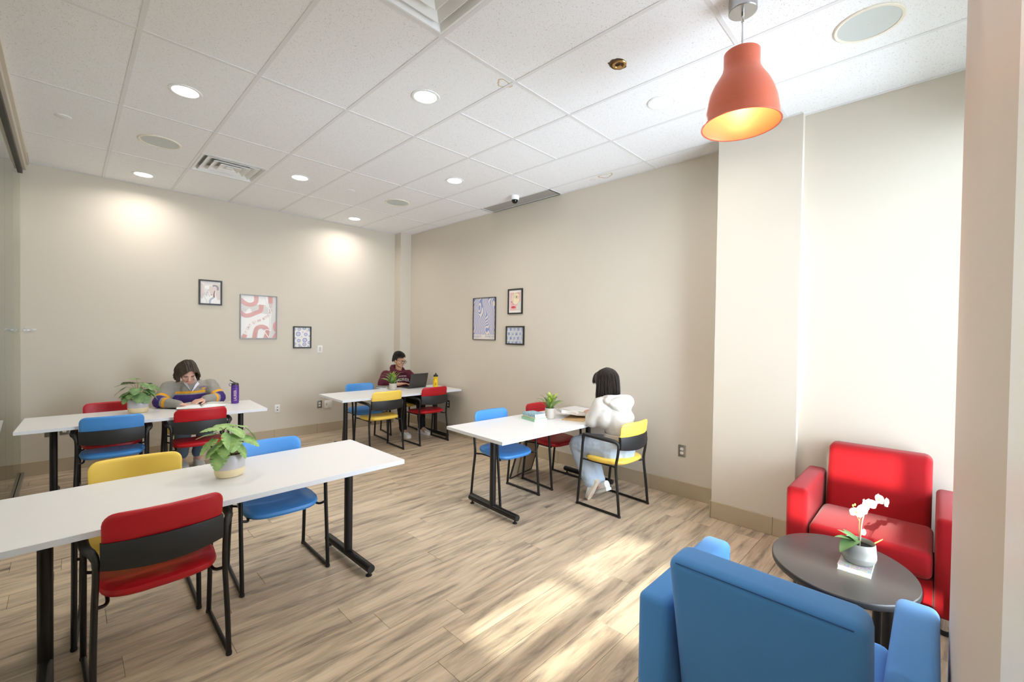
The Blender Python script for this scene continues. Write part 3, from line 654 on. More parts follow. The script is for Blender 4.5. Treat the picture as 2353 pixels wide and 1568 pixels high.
def art2(a):
    sc = lambda x, y: a.n2((x-845)/595, (y-350)/730)
    a.flat([sc(*p) for p in ((845, 490), (1120, 500), (1250, 500), (1300, 560), (1310, 665), (1200, 650), (1020, 640), (1010, 590), (975, 570), (945, 600), (920, 640), (845, 610))], 1)
    a.flat([sc(*p) for p in ((1300, 350), (1440, 350), (1440, 1080), (1330, 1080), (1345, 700), (1300, 540))], 1)
    a.flat([sc(*p) for p in ((1060, 1000), (1240, 900), (1330, 960), (1330, 1080), (1060, 1080))], 1)
    a.flat([sc(*p) for p in ((1120, 1080), (1130, 960), (1180, 920), (1250, 960), (1250, 1080))], 0)
    bands = [[(800, 400), (900, 480), (980, 510), (1060, 490), (1095, 440), (1095, 340)], [(800, 600), (880, 680), (960, 695), (1100, 640), (1170, 600), (1185, 500)],
             [(1065, 1090), (1082, 980), (1115, 905), (1190, 880), (1265, 910), (1288, 980), (1250, 1090)], [(1335, 340), (1340, 465)],
             [(1460, 800), (1420, 860), (1450, 960)], [(1455, 1000), (1400, 1090)], [(915, 1020), (880, 1095)]]
    for bd in bands:
        for k in range(7): a.stroke([sc(*p) for p in bd], a.w*.0135, 2, off=(k-3)*a.w*.0185)
    a.stroke([sc(*p) for p in ((1260, 350), (1265, 430), (1290, 480), (1300, 550), (1340, 590), (1340, 700), (1328, 760), (1342, 940), (1300, 935), (1245, 938), (1245, 985), (1310, 1075))], a.w*.022, 3)
    path = sm_path([Vector(sc(*p)+(0,)) for p in ((925, 1010), (950, 935), (1010, 850), (1100, 795), (1200, 755), (1290, 700), (1345, 620), (1358, 500), (1355, 440))], 12)
    Ls = [0]
    for i in range(1, len(path)): Ls.append(Ls[-1]+(path[i]-path[i-1]).length)
    s = "IT CAN'T GET ANY BETTER THAN THIS."; sz = a.w*.105
    for i, ch in enumerate(s):
        if ch == ' ': continue
        q = Ls[-1]*(.02+.96*i/(len(s)-1)); j = max(1, next(k for k in range(len(Ls)) if Ls[k] >= q or k == len(Ls)-1))
        d = path[j]-path[j-1]; p = path[j]
        vs_, fs = text_geo(ch, sz); a.k += 0
        T = Matrix.Translation((p.x, p.y, .004)) @ Matrix.Rotation(math.atan2(d.y, d.x), 4, 'Z') @ Matrix.Diagonal((.62, 1, 1, 1)); a.add(vs_, fs, 4, T)
picture('large grey framed poster with looping pink bands and curved lettering', (1.878, YB, 1.75), 'back', .462, .607, .011, M_fgry, art2,
        [PM('poster_white', (244, 243, 241)), PM('poster_grey', (222, 219, 216)), PM('pink', (234, 174, 170)), PM('bright_white', (254, 254, 254)), PM('salmon', (226, 172, 168))])
def art3(a):
    D = [(.03, .1, .07), (.3, .09, .10), (.63, .04, .10), (.98, .11, .10), (.24, .33, .145), (.72, .35, .11), (.05, .55, .06), (.95, .43, .05), (.28, .67, .11), (.66, .64, .145), (.03, .83, .08), (.95, .77, .1), (.63, .86, .115), (.3, .88, .06), (.36, 1.0, .1), (.88, .96, .05), (.06, .97, .04), (.52, .24, .04), (.45, .47, .035), (.8, .17, .035)]
    for u, v, r in D:
        a.ring(a.n2(u, v), a.w*r, a.w*r*.38, 1); a.disc(a.n2(u, v), a.w*r*.22, 2 if r > .06 else 1, n=16)
picture('small black framed print of blue rings, lowest on the back wall', (2.459, YB, 1.47), 'back', .258, .325, .017, M_fblk, art3,
        [PM('ring_paper', (240, 236, 230)), PM('ring_blue', (142, 150, 206)), PM('ring_dot', (104, 118, 180))])
def wavy(nt, N, L, b):
    tc = N.new('ShaderNodeTexCoord'); mp = N.new('ShaderNodeMapping'); mp.inputs['Scale'].default_value = (1, .55, 1); L.new(tc.outputs['Object'], mp.inputs[0])
    nz = N.new('ShaderNodeTexNoise'); nz.inputs['Scale'].default_value = 6.5; nz.inputs['Detail'].default_value = 0; L.new(mp.outputs[0], nz.inputs[0])
    sx = N.new('ShaderNodeSeparateXYZ'); L.new(tc.outputs['Object'], sx.inputs[0])
    m1 = N.new('ShaderNodeMath'); m1.operation = 'MULTIPLY_ADD'; m1.inputs[1].default_value = .34; L.new(nz.outputs['Fac'], m1.inputs[0]); L.new(sx.outputs[0], m1.inputs[2])
    m2 = N.new('ShaderNodeMath'); m2.operation = 'MULTIPLY'; m2.inputs[1].default_value = 2*PI/.032; L.new(m1.outputs[0], m2.inputs[0])
    m3 = N.new('ShaderNodeMath'); m3.operation = 'SINE'; L.new(m2.outputs[0], m3.inputs[0])
    rp = N.new('ShaderNodeValToRGB'); set_ramp(rp, [(.42, (232, 222, 212)), (.5, (142, 156, 206))]); ma = N.new('ShaderNodeMath'); ma.operation = 'MULTIPLY_ADD'; ma.inputs[1].default_value = .5; ma.inputs[2].default_value = .5
    L.new(m3.outputs[0], ma.inputs[0]); L.new(ma.outputs[0], rp.inputs[0]); L.new(rp.outputs[0], b.inputs['Base Color']); b.inputs['Roughness'].default_value = .5
M_wavy = ramp_mat('print_wavy_stripes', wavy)
def art4(a):
    a.flat([(-a.w/2, -a.h/2+a.h*.115), (a.w/2, -a.h/2+a.h*.115), (a.w/2, a.h/2), (-a.w/2, a.h/2)], 2)
    a.text('BAUHAUS', (-a.w*.315, -a.h*.43), a.w*.082, 1); a.text('EXHIBITION', (a.w*.275, -a.h*.43), a.w*.082, 1)
    for x0, x1 in ((-.47, -.25), (.22, .47)): a.flat([a.n2(.5+x0, .972), a.n2(.5+x1, .972), a.n2(.5+x1, .963), a.n2(.5+x0, .963)], 3)
picture('tall poster of wavy blue stripes on the right wall', (XR, 4.656, 1.777), 'right', .478, .606, .007, M_fblk, art4,
        [PM('cream', (234, 226, 218)), PM('ink_blue', (140, 146, 196)), M_wavy, PM('faint_ink', (190, 190, 210))])
def art5(a):
    a.npoly([(.09, .1), (.91, .1), (.91, .9), (.09, .9)], 1)
    a.disc(a.n2(.52, .36), a.w*.3, 2, sy=1.15); a.npoly([(.6, .75), (.75, .55), (.88, .5), (.91, .52), (.91, .88), (.58, .88)], 3)
    a.disc(a.n2(.36, .76), a.w*.19, 4, sy=.35); a.disc(a.n2(.34, .74), a.w*.1, 5, sy=.25)
    a.stroke([a.n2(.36, .12), a.n2(.33, .3), a.n2(.3, .6), a.n2(.38, .63)], .003, 6)
    a.stroke([a.n2(.42, .18), a.n2(.55, .14), a.n2(.78, .15)], .003, 6); a.stroke([a.n2(.42, .3), a.n2(.58, .25), a.n2(.8, .33), a.n2(.6, .38), a.n2(.42, .3)], .0025, 6)
    a.disc(a.n2(.6, .31), a.w*.045, 6); a.disc(a.n2(.2, .52), a.w*.035, 7)
picture('black framed pink print of an abstract line face on the right wall', (XR, 4.041, 2.0), 'right', .268, .337, .017, M_fblk, art5,
        [PM('mount_white', (240, 236, 234)), PM('rose', (232, 186, 184)), PM('butter', (238, 224, 190)), PM('pale_sage', (214, 220, 214)), PM('lip_red', (222, 92, 100)), PM('deep_red', (190, 50, 64)), PM('line_black', (90, 84, 82)), PM('slate', (120, 124, 150))])
def art6(a):
    r3 = random.Random(5)
    for i in range(5):
        for j in range(4):
            c = a.n2((i+.5*(j % 2))/4.2, (j+.45)/3.6); q = a.w*.095
            a.flat([(c[0]+q*math.cos(k*PI/4+.2)*(1 if k % 2 else .62), c[1]+q*math.sin(k*PI/4+.2)*(1 if k % 2 else .62)) for k in range(8)], 1 if (i+j) % 2 else 2)
            a.ring(c, q*1.25, q*.12, 3, 14)
    for k in range(5): a.stroke([a.n2(.1+.2*k, .98), a.n2(.2+.2*k, .6), a.n2(.42+.2*k, .3)], .006, 0)
    for u, v in ((.65, .16), (.6, .36), (.45, .9)): a.stroke([a.n2(u-.06, v), a.n2(u, v+.02), a.n2(u+.07, v-.02)], .004, 4)
picture('black framed blue and white patterned print, lowest on the right wall', (XR, 4.038, 1.545), 'right', .336, .25, .017, M_fblk, art6,
        [PM('pattern_white', (236, 234, 230)), PM('pattern_blue', (140, 152, 200)), PM('pattern_grey_blue', (168, 180, 212)), PM('pattern_pale', (196, 208, 228)), PM('pattern_gold', (226, 200, 160))])

# ------------------------------------------------------------------ wall plates
M_steel = pmat('stainless_plate', (150, 146, 140), .35, .7, var=.08, stretch=(1, 60, 1)); M_wp = pmat('white_plastic', (236, 234, 228), .4, var=.01); pmat('pale_grey_plastic', (222, 218, 208), .5); M_dark = pmat('dark_slot', (30, 28, 26), .7)
def plate(name, label, cat, c, face, w_, h_, mt, kind):
    t = thing(name, label, cat, c, 0); t.rotation_euler = (R(90), 0, 0) if face == 'back' else (R(90), 0, R(-90))
    B().rbox((0, 0, .003), (w_, h_, .006), .002, 2).build('plate', mt, t)
    if kind == 'duplex':
        for s in (-1, 1):
            so = B().poly([(.0165*math.cos(2*PI*k/20), max(-.0135, min(.0135, .0175*math.sin(2*PI*k/20)))+s*.0195) for k in range(20)], .006, .0085).build('receptacle', M_wp, t)
            B().bx(-.0075, -.0055, s*.0195, s*.0195+.008, .0085, .009).bx(.0055, .0075, s*.0195+.001, s*.0195+.007, .0085, .009).build('slot', M_dark, so, smooth=False)
            B().lathe([(0, .0085), (.0028, .0085), (.0028, .009), (0, .009)], (0, s*.0195-.007, 0), 10, cap=False).build('ground_hole', M_dark, so)
        B().lathe([(0, .006), (.003, .006), (.003, .0075), (0, .0075)], (0, 0, 0), 10, cap=False).build('screw', M_chrome, t)
    elif kind == 'jack':
        for s in (-1, 1): B().bx(-.008, .008, s*.02-.006, s*.02+.006, .006, .0075).build('jack', M_dark if s < 0 else M_steel, t, smooth=False)
    elif kind == 'keypad':
        B().rbox((0, 0, .0065), (.034, .068, .003), .001, 1).build('insert', pmat('pale_grey_plastic', (222, 218, 208), .5), t)
        for i in range(2):
            for j in range(4): B().box((-.008+.016*i, .022-.0145*j, .0085), (.011, .009, .003)).build('button', pmat('grey_button', (190, 186, 178), .5), t, smooth=False)
    elif kind == 'data':
        B().bx(-.001, .001, -h_/2, h_/2, .006, .0068).build('seam', pmat('pale_grey_plastic', (0, 0, 0)), t, smooth=False)
        B().bx(-.034, -.024, .008, .018, .006, .008).build('jack', pmat('blue_jack', (40, 74, 140), .5), t, smooth=False)
        B().bx(-.034, -.024, -.012, -.002, .006, .008).build('jack', M_dark, t, smooth=False)
    elif kind == 'blank':
        for s in (-1, 1): B().lathe([(0, .006), (.003, .006), (.003, .0075), (0, .0075)], (0, s*.04, 0), 10, cap=False).build('screw', M_chrome, t)
plate('wall_outlet', 'steel duplex outlet on the right wall near the column', 'outlet', (XR, 1.757, .444), 'right', .072, .116, M_steel, 'duplex')
plate('wall_outlet', 'dark duplex outlet on the right wall beneath the laptop table', 'outlet', (XR, 5.48, .45), 'right', .072, .116, pmat('dark_bronze_plate', (58, 52, 46), .4, .5), 'duplex')
plate('wall_outlet', 'steel duplex outlet on the back wall left of the laptop table', 'outlet', (2.722, YB, .44), 'back', .072, .116, M_steel, 'duplex')
plate('data_outlet', 'wide white data plate on the back wall left of the laptop table', 'outlet', (2.856, YB, .43), 'back', .118, .122, M_wp, 'data')
plate('wall_outlet', 'small white jack plate on the back wall right of the left table', 'outlet', (2.123, YB, .441), 'back', .07, .114, M_wp, 'jack')
plate('wall_outlet', 'steel duplex outlet low on the back wall behind the left table', 'outlet', (-.015, YB, .455), 'back', .072, .116, M_steel, 'duplex')
plate('blank_plate', 'blank steel wall plate low on the back wall at far left', 'wall plate', (-.125, YB, .45), 'back', .072, .116, M_steel, 'blank')
plate('wall_keypad', 'small white keypad on the back wall beside the ring print', 'keypad', (2.722, YB, 1.29), 'back', .073, .115, M_wp, 'keypad')

# ------------------------------------------------------------------ plants
def leaf_mat(name, c1, c2, sc=2.5):
    def f(nt, N, L, b):
        tc = N.new('ShaderNodeTexCoord'); oi = N.new('ShaderNodeObjectInfo')
        va = N.new('ShaderNodeVectorMath'); va.operation = 'ADD'; L.new(tc.outputs['Object'], va.inputs[0]); L.new(oi.outputs['Random'], va.inputs[1])
        nz = N.new('ShaderNodeTexNoise'); nz.inputs['Scale'].default_value = sc; nz.inputs['Detail'].default_value = 3; L.new(va.outputs[0], nz.inputs[0])
        rp = N.new('ShaderNodeValToRGB'); set_ramp(rp, [(.3, c1), (.7, c2)]); L.new(nz.outputs['Fac'], rp.inputs[0])
        L.new(rp.outputs[0], b.inputs['Base Color']); b.inputs['Roughness'].default_value = .5
        b.inputs['Subsurface Weight'].default_value = 0
    return ramp_mat(name, f)
M_leafA = leaf_mat('monstera_leaf', (122, 160, 98), (172, 204, 120)); M_leafB = leaf_mat('monstera_leaf_dark', (86, 124, 74), (136, 164, 106))
M_stem = pmat('leaf_stem', (150, 150, 90), .5); M_soil = pmat('potting_soil', (22, 19, 17), .95, var=.5, scale=200, bump=.4)
def monstera_leaf(seed):
    r2 = random.Random(seed); b_ = B(); n = 40; cols = [-1, -.55, 0, .55, 1]; rows = []
    cut = {12: .5, 19: .42, 26: .5, 32: .62}
    for i in range(n+1):
        t_ = i/n; w0 = .54*(math.sin(PI*min(1, (t_*.92+.08))**.72)**.65)
        if t_ > .98: w0 = .004
        rw = []
        for c in cols:
            k = cut.get(i, 1) if abs(c) == 1 else 1
            if c > 0 and i in cut: k = 1-(1-k)*(.15 if (i+seed) % 3 == 0 else 1)
            x = c*w0*k; yy = t_-.10*(1-t_)*abs(c)*1.3
            z = -.26*t_*t_+.10*abs(x)-.25*x*x+.015*math.sin(9*t_+3*c)
            rw.append((x, yy, z))
        rows.append(rw)
    vs_ = [p for rw in rows for p in rw]; m_ = len(cols)
    fs = [(i*m_+j, i*m_+j+1, (i+1)*m_+j+1, (i+1)*m_+j) for i in range(n) for j in range(m_-1)]
    b_.add(vs_, fs); return b_
def monstera(label, c, pot, mleaf, leaves, seed, rot=0, zup=.035):
    t = thing('potted_plant', label, 'plant', c, rot)
    rx, ry, h = pot; sc = rx/.077
    pf = lambda q, z: [(rx*q*math.cos(2*PI*k/40), ry*q*math.sin(2*PI*k/40), z) for k in range(40)]
    po = B().loft([pf(.62, 0), pf(.82, .003), pf(.93, .016*sc), pf(.985, .035*sc), pf(1, .048*sc)], cap=True).build('pot', pmat('cream_stoneware', (232, 212, 172), .6), t)
    B().loft([pf(1, .048*sc), pf(1.002, .052*sc), pf(1.0, h-.002), pf(.985, h)], cap=False).build('glazed_band', pmat('lilac_grey_glaze', (196, 191, 192), .3, var=.03), po)
    B().loft([pf(.985, h-.001), pf(.97, h+.001), pf(.94, h), pf(.935, h-.03)], cap=False).build('rim', pmat('tan_stoneware', (214, 186, 140), .6), po, fix=False)
    B().loft([pf(.94, h-.022), pf(.94, h-.016)]).build('soil', M_soil, po, smooth=False)
    r2 = random.Random(seed); ml = [monstera_leaf(seed*10+k).mesh('leaf', mleaf, fix=False) for k in range(3)]
    for i, (az, el, rad, z, s, dr) in enumerate(leaves):
        a = R(az); z += zup; dr = dr*.85+8; p = Vector((rad*math.cos(a), rad*math.sin(a), h+z))
        B().tube(sm_path([(.02*math.cos(a), .015*math.sin(a), h-.02), (p.x*.45, p.y*.45, h+z*.75), (p.x*.85, p.y*.85, h+z*1.02), tuple(p)], 4), .0018, 6).build('stem', M_stem, t)
        lf = link('leaf', ml[i % 3], t, p); lf.scale = (s, s, s)
        lf.rotation_euler = (Matrix.Rotation(a-PI/2, 3, 'Z') @ Matrix.Rotation(R(dr), 3, 'X') @ Matrix.Rotation(R(r2.uniform(-18, 18)), 3, 'Y')).to_euler()
LV = [(200, 0, .06, .04, .105, -40), (238, 0, .065, .055, .10, -55), (262, 0, .055, .085, .105, -62), (300, 0, .055, .02, .09, -60), (335, 0, .075, .05, .09, -40), (5, 0, .095, .09, .085, -60), (40, 0, .06, .11, .09, -8),
      (100, 0, .045, .105, .10, 12), (150, 0, .07, .085, .095, -12), (185, 0, .08, .06, .10, -48), (222, 0, .08, -.005, .10, -70), (290, 0, .025, .115, .095, -30), (170, 0, .05, .115, .09, 0)]
monstera('bright green leafy plant in a two tone oval pot on the nearest table', onT(.642, 2.83), (.077, .062, .128), M_leafA, LV, 2, R(5))
LV2 = [(200, 0, .06, .05, .11, -30), (235, 0, .07, .05, .10, -40), (270, 0, .06, .03, .11, -60), (300, 0, .06, .02, .11, -60), (330, 0, .08, .06, .10, -50), (0, 0, .10, .10, .11, -45), (40, 0, .06, .11, .09, -15), (90, 0, .04, .12, .09, 0), (140, 0, .06, .13, .1, -10), (170, 0, .08, .12, .1, -10), (190, 0, .10, .09, .11, -45), (340, 0, .09, .04, .11, -55), (320, 0, .05, .12, .11, -35), (215, 0, .09, .02, .1, -65), (120, 0, .03, .16, .09, 10), (255, 0, .05, .08, .1, -35)]
monstera('darker leafy plant in a grey and cream pot on the back left table', onT(.492, 5.585), (.083, .066, .135), M_leafB, LV2, 5, R(-3))
def frond_mesh(seed, n, wmax, mt, pin=True):
    b_ = B(); r2 = random.Random(seed); P = []
    for i in range(n+1):
        t_ = i/n; P.append(Vector((0, t_*math.cos(.5*t_), t_*.95-.75*t_*t_)))
    b_.tube(P, [.008*(1-.7*i/n) for i in range(n+1)], 5)
    if pin:
        for i in range(1, n):
            t_ = i/n; wl = wmax*(math.sin(PI*min(1, t_*.92+.12))**.7); tn = (P[i+1]-P[i-1]).normalized()
            for s in (-1, 1):
                d = Vector((s, .55, -.15)).normalized()*wl; w_ = tn*(.42/n)
                up = Vector((0, 0, .01))
                b_.add([P[i]-w_, P[i]+d*.5-w_*.9+up, P[i]+d, P[i]+d*.5+w_*.9+up, P[i]+w_], [(0, 1, 3, 4), (1, 2, 3)])
    else:
        for i in range(n):
            w0 = wmax*(1-(i/n)**1.6); w1 = wmax*(1-((i+1)/n)**1.6)
            for s in (-1, 1):
                b_.add([P[i], P[i]+Vector((s*w0, 0, .03*w0)), P[i+1]+Vector((s*w1, 0, .03*w1)), P[i+1]], [(0, 1, 2, 3)])
    return b_.mesh('frond', mt, fix=False)
M_fern = leaf_mat('fern_green', (84, 118, 78), (150, 176, 84), 3); M_fernY = leaf_mat('fern_tip_green', (140, 172, 50), (196, 206, 70), 3)
def fern(label, c, r, h, spec, pin, seed):
    t = thing('potted_fern', label, 'plant', c, 0)
    B().lathe([(r*.80, 0), (r*.9, .004), (r*.94, .016), (r, h-.004), (r*.99, h), (r*.93, h), (r*.92, h-.02)], seg=32).build('pot', pmat('warm_grey_pot', (196, 187, 176), .45, var=.03), t)
    B().lathe([(0, h-.014), (r*.93, h-.014), (r*.93, h-.02), (0, h-.02)], cap=False).build('soil', M_soil, t)
    r2 = random.Random(seed)
    ms = [frond_mesh(seed+k, 26 if pin else 10, .13 if pin else .1, [M_fern, M_fernY, M_fern][k], pin) for k in range(3)]
    for i, (az, tilt, L_) in enumerate(spec):
        o_ = link('frond', ms[1 if tilt > 48 and i % 2 == 0 else (0 if i % 3 else 2)], t, (.012*math.cos(R(az)), .012*math.sin(R(az)), h-.012)); o_.scale = (L_*1.0, L_, L_)
        o_.rotation_euler = (Matrix.Rotation(R(az-90), 3, 'Z') @ Matrix.Rotation(R(tilt), 3, 'X') @ Matrix.Rotation(R(r2.uniform(-25, 25)), 3, 'Y')).to_euler()
r2 = random.Random(11)
spec = [(i*137.5, 8+i*2.3+r2.uniform(-4, 4), .15+.05*r2.random()) for i in range(28)]
fern('feathery green fern in a grey pot beside the stacked books', onT(3.312, 2.70), .05, .105, spec, True, 21)
spec = [(i*137.5, 5+i*2.6+r2.uniform(-5, 5), .19+.06*r2.random()) for i in range(24)]
fern('spiky strap leaved plant in a beige pot in front of the laptop user', onT(3.275, 5.57), .056, .095, spec, False, 31)
# orchid on its book
t = thing('paint_splatter_book', 'thin book with a splattered multicolour cover under the orchid pot', 'book', (2.777, .265, .42), R(0))
def splat(nt, N, L, b):
    tc = N.new('ShaderNodeTexCoord'); nz = N.new('ShaderNodeTexNoise'); nz.inputs['Scale'].default_value = 90; nz.inputs['Detail'].default_value = 4; nz.inputs['Distortion'].default_value = 2; L.new(tc.outputs['Object'], nz.inputs[0])
    hs = N.new('ShaderNodeHueSaturation'); hs.inputs['Saturation'].default_value = 1.8; hs.inputs['Value'].default_value = .72; L.new(nz.outputs['Color'], hs.inputs['Color'])
    L.new(hs.outputs[0], b.inputs['Base Color']); b.inputs['Roughness'].default_value = .35
M_paper = pmat('book_paper', (240, 236, 224), .8, var=.05, scale=20, stretch=(1, 1, 300))
B().box((0, 0, .0125), (.214, .126, .019)).build('pages', M_paper, t, smooth=False)
b = B(); b.box((0, 0, .0238), (.222, .13, .0024)); b.box((0, 0, .0012), (.222, .13, .0024)); b.box((.110, 0, .0125), (.002, .13, .023)); b.build('cover', ramp_mat('splattered_cover', splat), t, smooth=False)
t = thing('potted_orchid', 'white orchid in a pale round pot on the coffee table', 'plant', (2.768, .258, .445))
M_pot = pmat('pale_grey_ceramic', (150, 147, 140), .4, var=.02)
B().lathe([(.044, 0), (.058, .004), (.068, .018), (.072, .034), (.0715, .038), (.0695, .042), (.069, .07), (.066, .1), (.064, .104), (.061, .1), (.062, .075)], seg=40).build('pot', M_pot, t)
B().lathe([(0, .08), (.063, .08), (.063, .076), (0, .076)], cap=False).build('soil', M_soil, t)
st = B()
for k in range(7):
    a0 = R(-62+k*5.2-90+45); a1 = R(-62+(k+1)*5.2-90+45); rr_ = .0708
    st.add([(rr_*math.cos(a0), rr_*math.sin(a0), .045), (rr_*math.cos(a1), rr_*math.sin(a1), .045), ((rr_-.004)*math.cos(a1), (rr_-.004)*math.sin(a1), .094), ((rr_-.004)*math.cos(a0), (rr_-.004)*math.sin(a0), .094)], [(0, 1, 2, 3)])
sk = st.build('price_label', pmat('white_sticker', (250, 250, 250), .5), t, fix=False)
st = B()
for k, (f0, f1, z0, z1) in enumerate([(.08, .45, .086, .088), (.5, .8, .086, .088), (.2, .4, .079, .081), (.18, .3, .066, .07), (.1, .35, .05, .053), (.6, .66, .05, .062), (.7, .73, .05, .062), (.76, .8, .05, .062), (.83, .86, .05, .062), (.9, .93, .05, .09)]):
    a0, a1 = R(-107+36.4*f0), R(-107+36.4*f1); q = lambda z: .0711-.004*(z-.045)/.049
    st.add([(q(z0)*math.cos(a0), q(z0)*math.sin(a0), z0), (q(z0)*math.cos(a1), q(z0)*math.sin(a1), z0), (q(z1)*math.cos(a1), q(z1)*math.sin(a1), z1), (q(z1)*math.cos(a0), q(z1)*math.sin(a0), z1)], [(0, 1, 2, 3)])
st.build('label_print', pmat('label_ink', (110, 112, 140), .6), sk, fix=False)
M_ol = leaf_mat('orchid_leaf', (88, 128, 76), (122, 158, 98), 14)
def orchid_leaf(L_, W_, bend):
    b_ = B(); n = 12; rows = []
    for i in range(n+1):
        q = i/n; w0 = W_*math.sin(PI*(.08+.92*q)**.8)**.75*(1 if q < .97 else .25)
        rows += [(-w0, q*L_, bend*q*q*L_+.22*w0), (-w0*.5, q*L_, bend*q*q*L_+.07*w0), (0, q*L_, bend*q*q*L_), (w0*.5, q*L_, bend*q*q*L_+.07*w0), (w0, q*L_, bend*q*q*L_+.22*w0)]
    b_.add(rows, [(i*5+j, i*5+j+1, (i+1)*5+j+1, (i+1)*5+j) for i in range(n) for j in range(4)]); return b_.mesh('leaf', M_ol, fix=False)
for az, tl, L_, W_, bd, z in ((150, 4, .105, .036, -.55, .112), (128, 30, .10, .024, -.35, .10), (100, 45, .085, .02, -.3, .10), (62, 40, .075, .02, -.2, .10), (178, 12, .05, .018, -.3, .105)):
    o_ = link('leaf', orchid_leaf(L_, W_, bd), t, (-.012, .008, z)); o_.rotation_euler = (Matrix.Rotation(R(az-90), 3, 'Z') @ Matrix.Rotation(R(tl), 3, 'X')).to_euler()
B().tube(sm_path([(-.006, -.004, .08), (-.004, -.006, .13), (.003, -.01, .2), (.014, -.02, .258), (.02, -.026, .28)], 5), .0024, 8).build('stake', pmat('bamboo_stake', (206, 178, 150), .6), t)
B().tube(sm_path([(-.002, -.002, .09), (0, 0, .2), (.01, -.01, .25), (.032, -.034, .287), (.062, -.068, .312), (.084, -.092, .305)], 5), .0017, 8).build('stem', M_stem, t)
B().tube(sm_path([(0, -.002, .20), (-.012, .008, .228), (-.02, .016, .255), (-.026, .02, .275)], 5), .0014, 8).build('stem', M_stem, t)
B().tube(sm_path([(.03, -.05, .095), (.045, -.062, .102), (.074, -.086, .118)], 4), [.003]*8+[.001], 7).build('aerial_root', pmat('ochre_root', (206, 176, 84), .6), t)
for p in ((-.03, .024, .284), (-.022, .017, .288), (-.024, .02, .268)):
    B().ell(p, (.004, .004, .007), nu=8, nv=6).build('bud', pmat('green_bud', (160, 190, 90), .5), t)
def petal(b_, L_, W_, az, tilt, m):
    n = 6; rows = []
    for i in range(n+1):
        q = i/n; w0 = W_*math.sin(PI*(.06+.9*q)**.75)**.6
        rows += [(-w0, q*L_, .16*w0+.1*q*q*L_), (0, q*L_, .1*q*q*L_), (w0, q*L_, .16*w0+.1*q*q*L_)]
    T = (Matrix.Rotation(R(az), 3, 'Z') @ Matrix.Rotation(R(tilt), 3, 'X')).to_4x4()
    b_.add(rows, [(i*3+j, i*3+j+1, (i+1)*3+j+1, (i+1)*3+j) for i in range(n) for j in range(2)], m, T)
fb = B()
for az, L_, W_ in ((0, .030, .013), (125, .029, .012), (235, .029, .012), (72, .034, .021), (-72, .034, .021)): petal(fb, L_, W_, az, 14, 0)
for az, L_, W_ in ((155, .012, .006), (205, .012, .006), (180, .015, .005)): petal(fb, L_, W_, az, 50, 1)
fb.ell((0, 0, .005), (.0045, .0045, .006), m=2, nu=8, nv=6)
fme = fb.mesh('bloom', [pmat('orchid_white', (252, 251, 250), .5, var=.01), pmat('orchid_lip', (250, 232, 226), .5), pmat('orchid_yellow', (232, 190, 60), .5)], fix=False)
for p, e in (((-.002, -.004, .262), (75, 0, -40)), ((.016, -.014, .285), (60, 25, -20)), ((.028, -.032, .29), (80, -10, -60)), ((.055, -.062, .314), (70, 10, -30)), ((.078, -.086, .30), (95, 20, 20)), ((-.018, .012, .252), (95, 10, -70))):
    o_ = link('bloom', fme, t, p); o_.rotation_euler = tuple(R(q) for q in e)
pb = B(); petal(pb, .03, .014, 0, 0, 0); o_ = link('fallen_petal', pb.mesh('fallen_petal', MATS['orchid_white'], fix=False), t, (.004, -.012, .138)); o_.rotation_euler = (R(80), R(20), R(-50))

# ------------------------------------------------------------------ books, laptop, bottles
def book(name, label, c, rot, w_, d_, h_, mcov, cat='book', spine='x-'):
    t = thing(name, label, cat, c, rot)
    B().box((.003, 0, h_/2), (w_-.008, d_-.008, h_-.004)).build('pages', M_paper, t, smooth=False)
    b_ = B(); b_.box((0, 0, .001), (w_, d_, .002)); b_.box((0, 0, h_-.001), (w_, d_, .002)); b_.box((-w_/2+.001, 0, h_/2), (.002, d_, h_)); b_.build('cover', mcov, t, smooth=False)
    return t
gr = R(43)
book('green_book', 'pale green hardback at the bottom of the small stack', onT(3.155, 2.765), R(-12), .155, .215, .026, pmat('mint_cover', (150, 196, 160), .5))
def scales(nt, N, L, b):
    tc = N.new('ShaderNodeTexCoord'); vo = N.new('ShaderNodeTexVoronoi'); vo.inputs['Scale'].default_value = 55; L.new(tc.outputs['Object'], vo.inputs[0])
    rp = N.new('ShaderNodeValToRGB'); set_ramp(rp, [(.28, (228, 222, 198)), (.34, (92, 150, 180)), (.62, (122, 172, 196)), (.7, (226, 222, 200))]); L.new(vo.outputs['Distance'], rp.inputs[0])
    vo.inputs['Randomness'].default_value = .35
    mu = N.new('ShaderNodeMath'); mu.operation = 'MULTIPLY'; mu.inputs[1].default_value = 1.0; L.new(vo.outputs['Distance'], mu.inputs[0]); L.new(mu.outputs[0], rp.inputs[0])
    L.new(rp.outputs[0], b.inputs['Base Color']); b.inputs['Roughness'].default_value = .5
book('thin_book', 'thin cream paperback with ochre spine in the middle of the small stack', onT(3.162, 2.768, 0.026), R(-10), .138, .195, .013, pmat('cream_cover', (232, 222, 186), .6))
book('patterned_book', 'blue patterned notebook on top of the small stack', onT(3.158, 2.772, 0.039), R(-9), .135, .19, .028, ramp_mat('blue_scale_cover', scales))
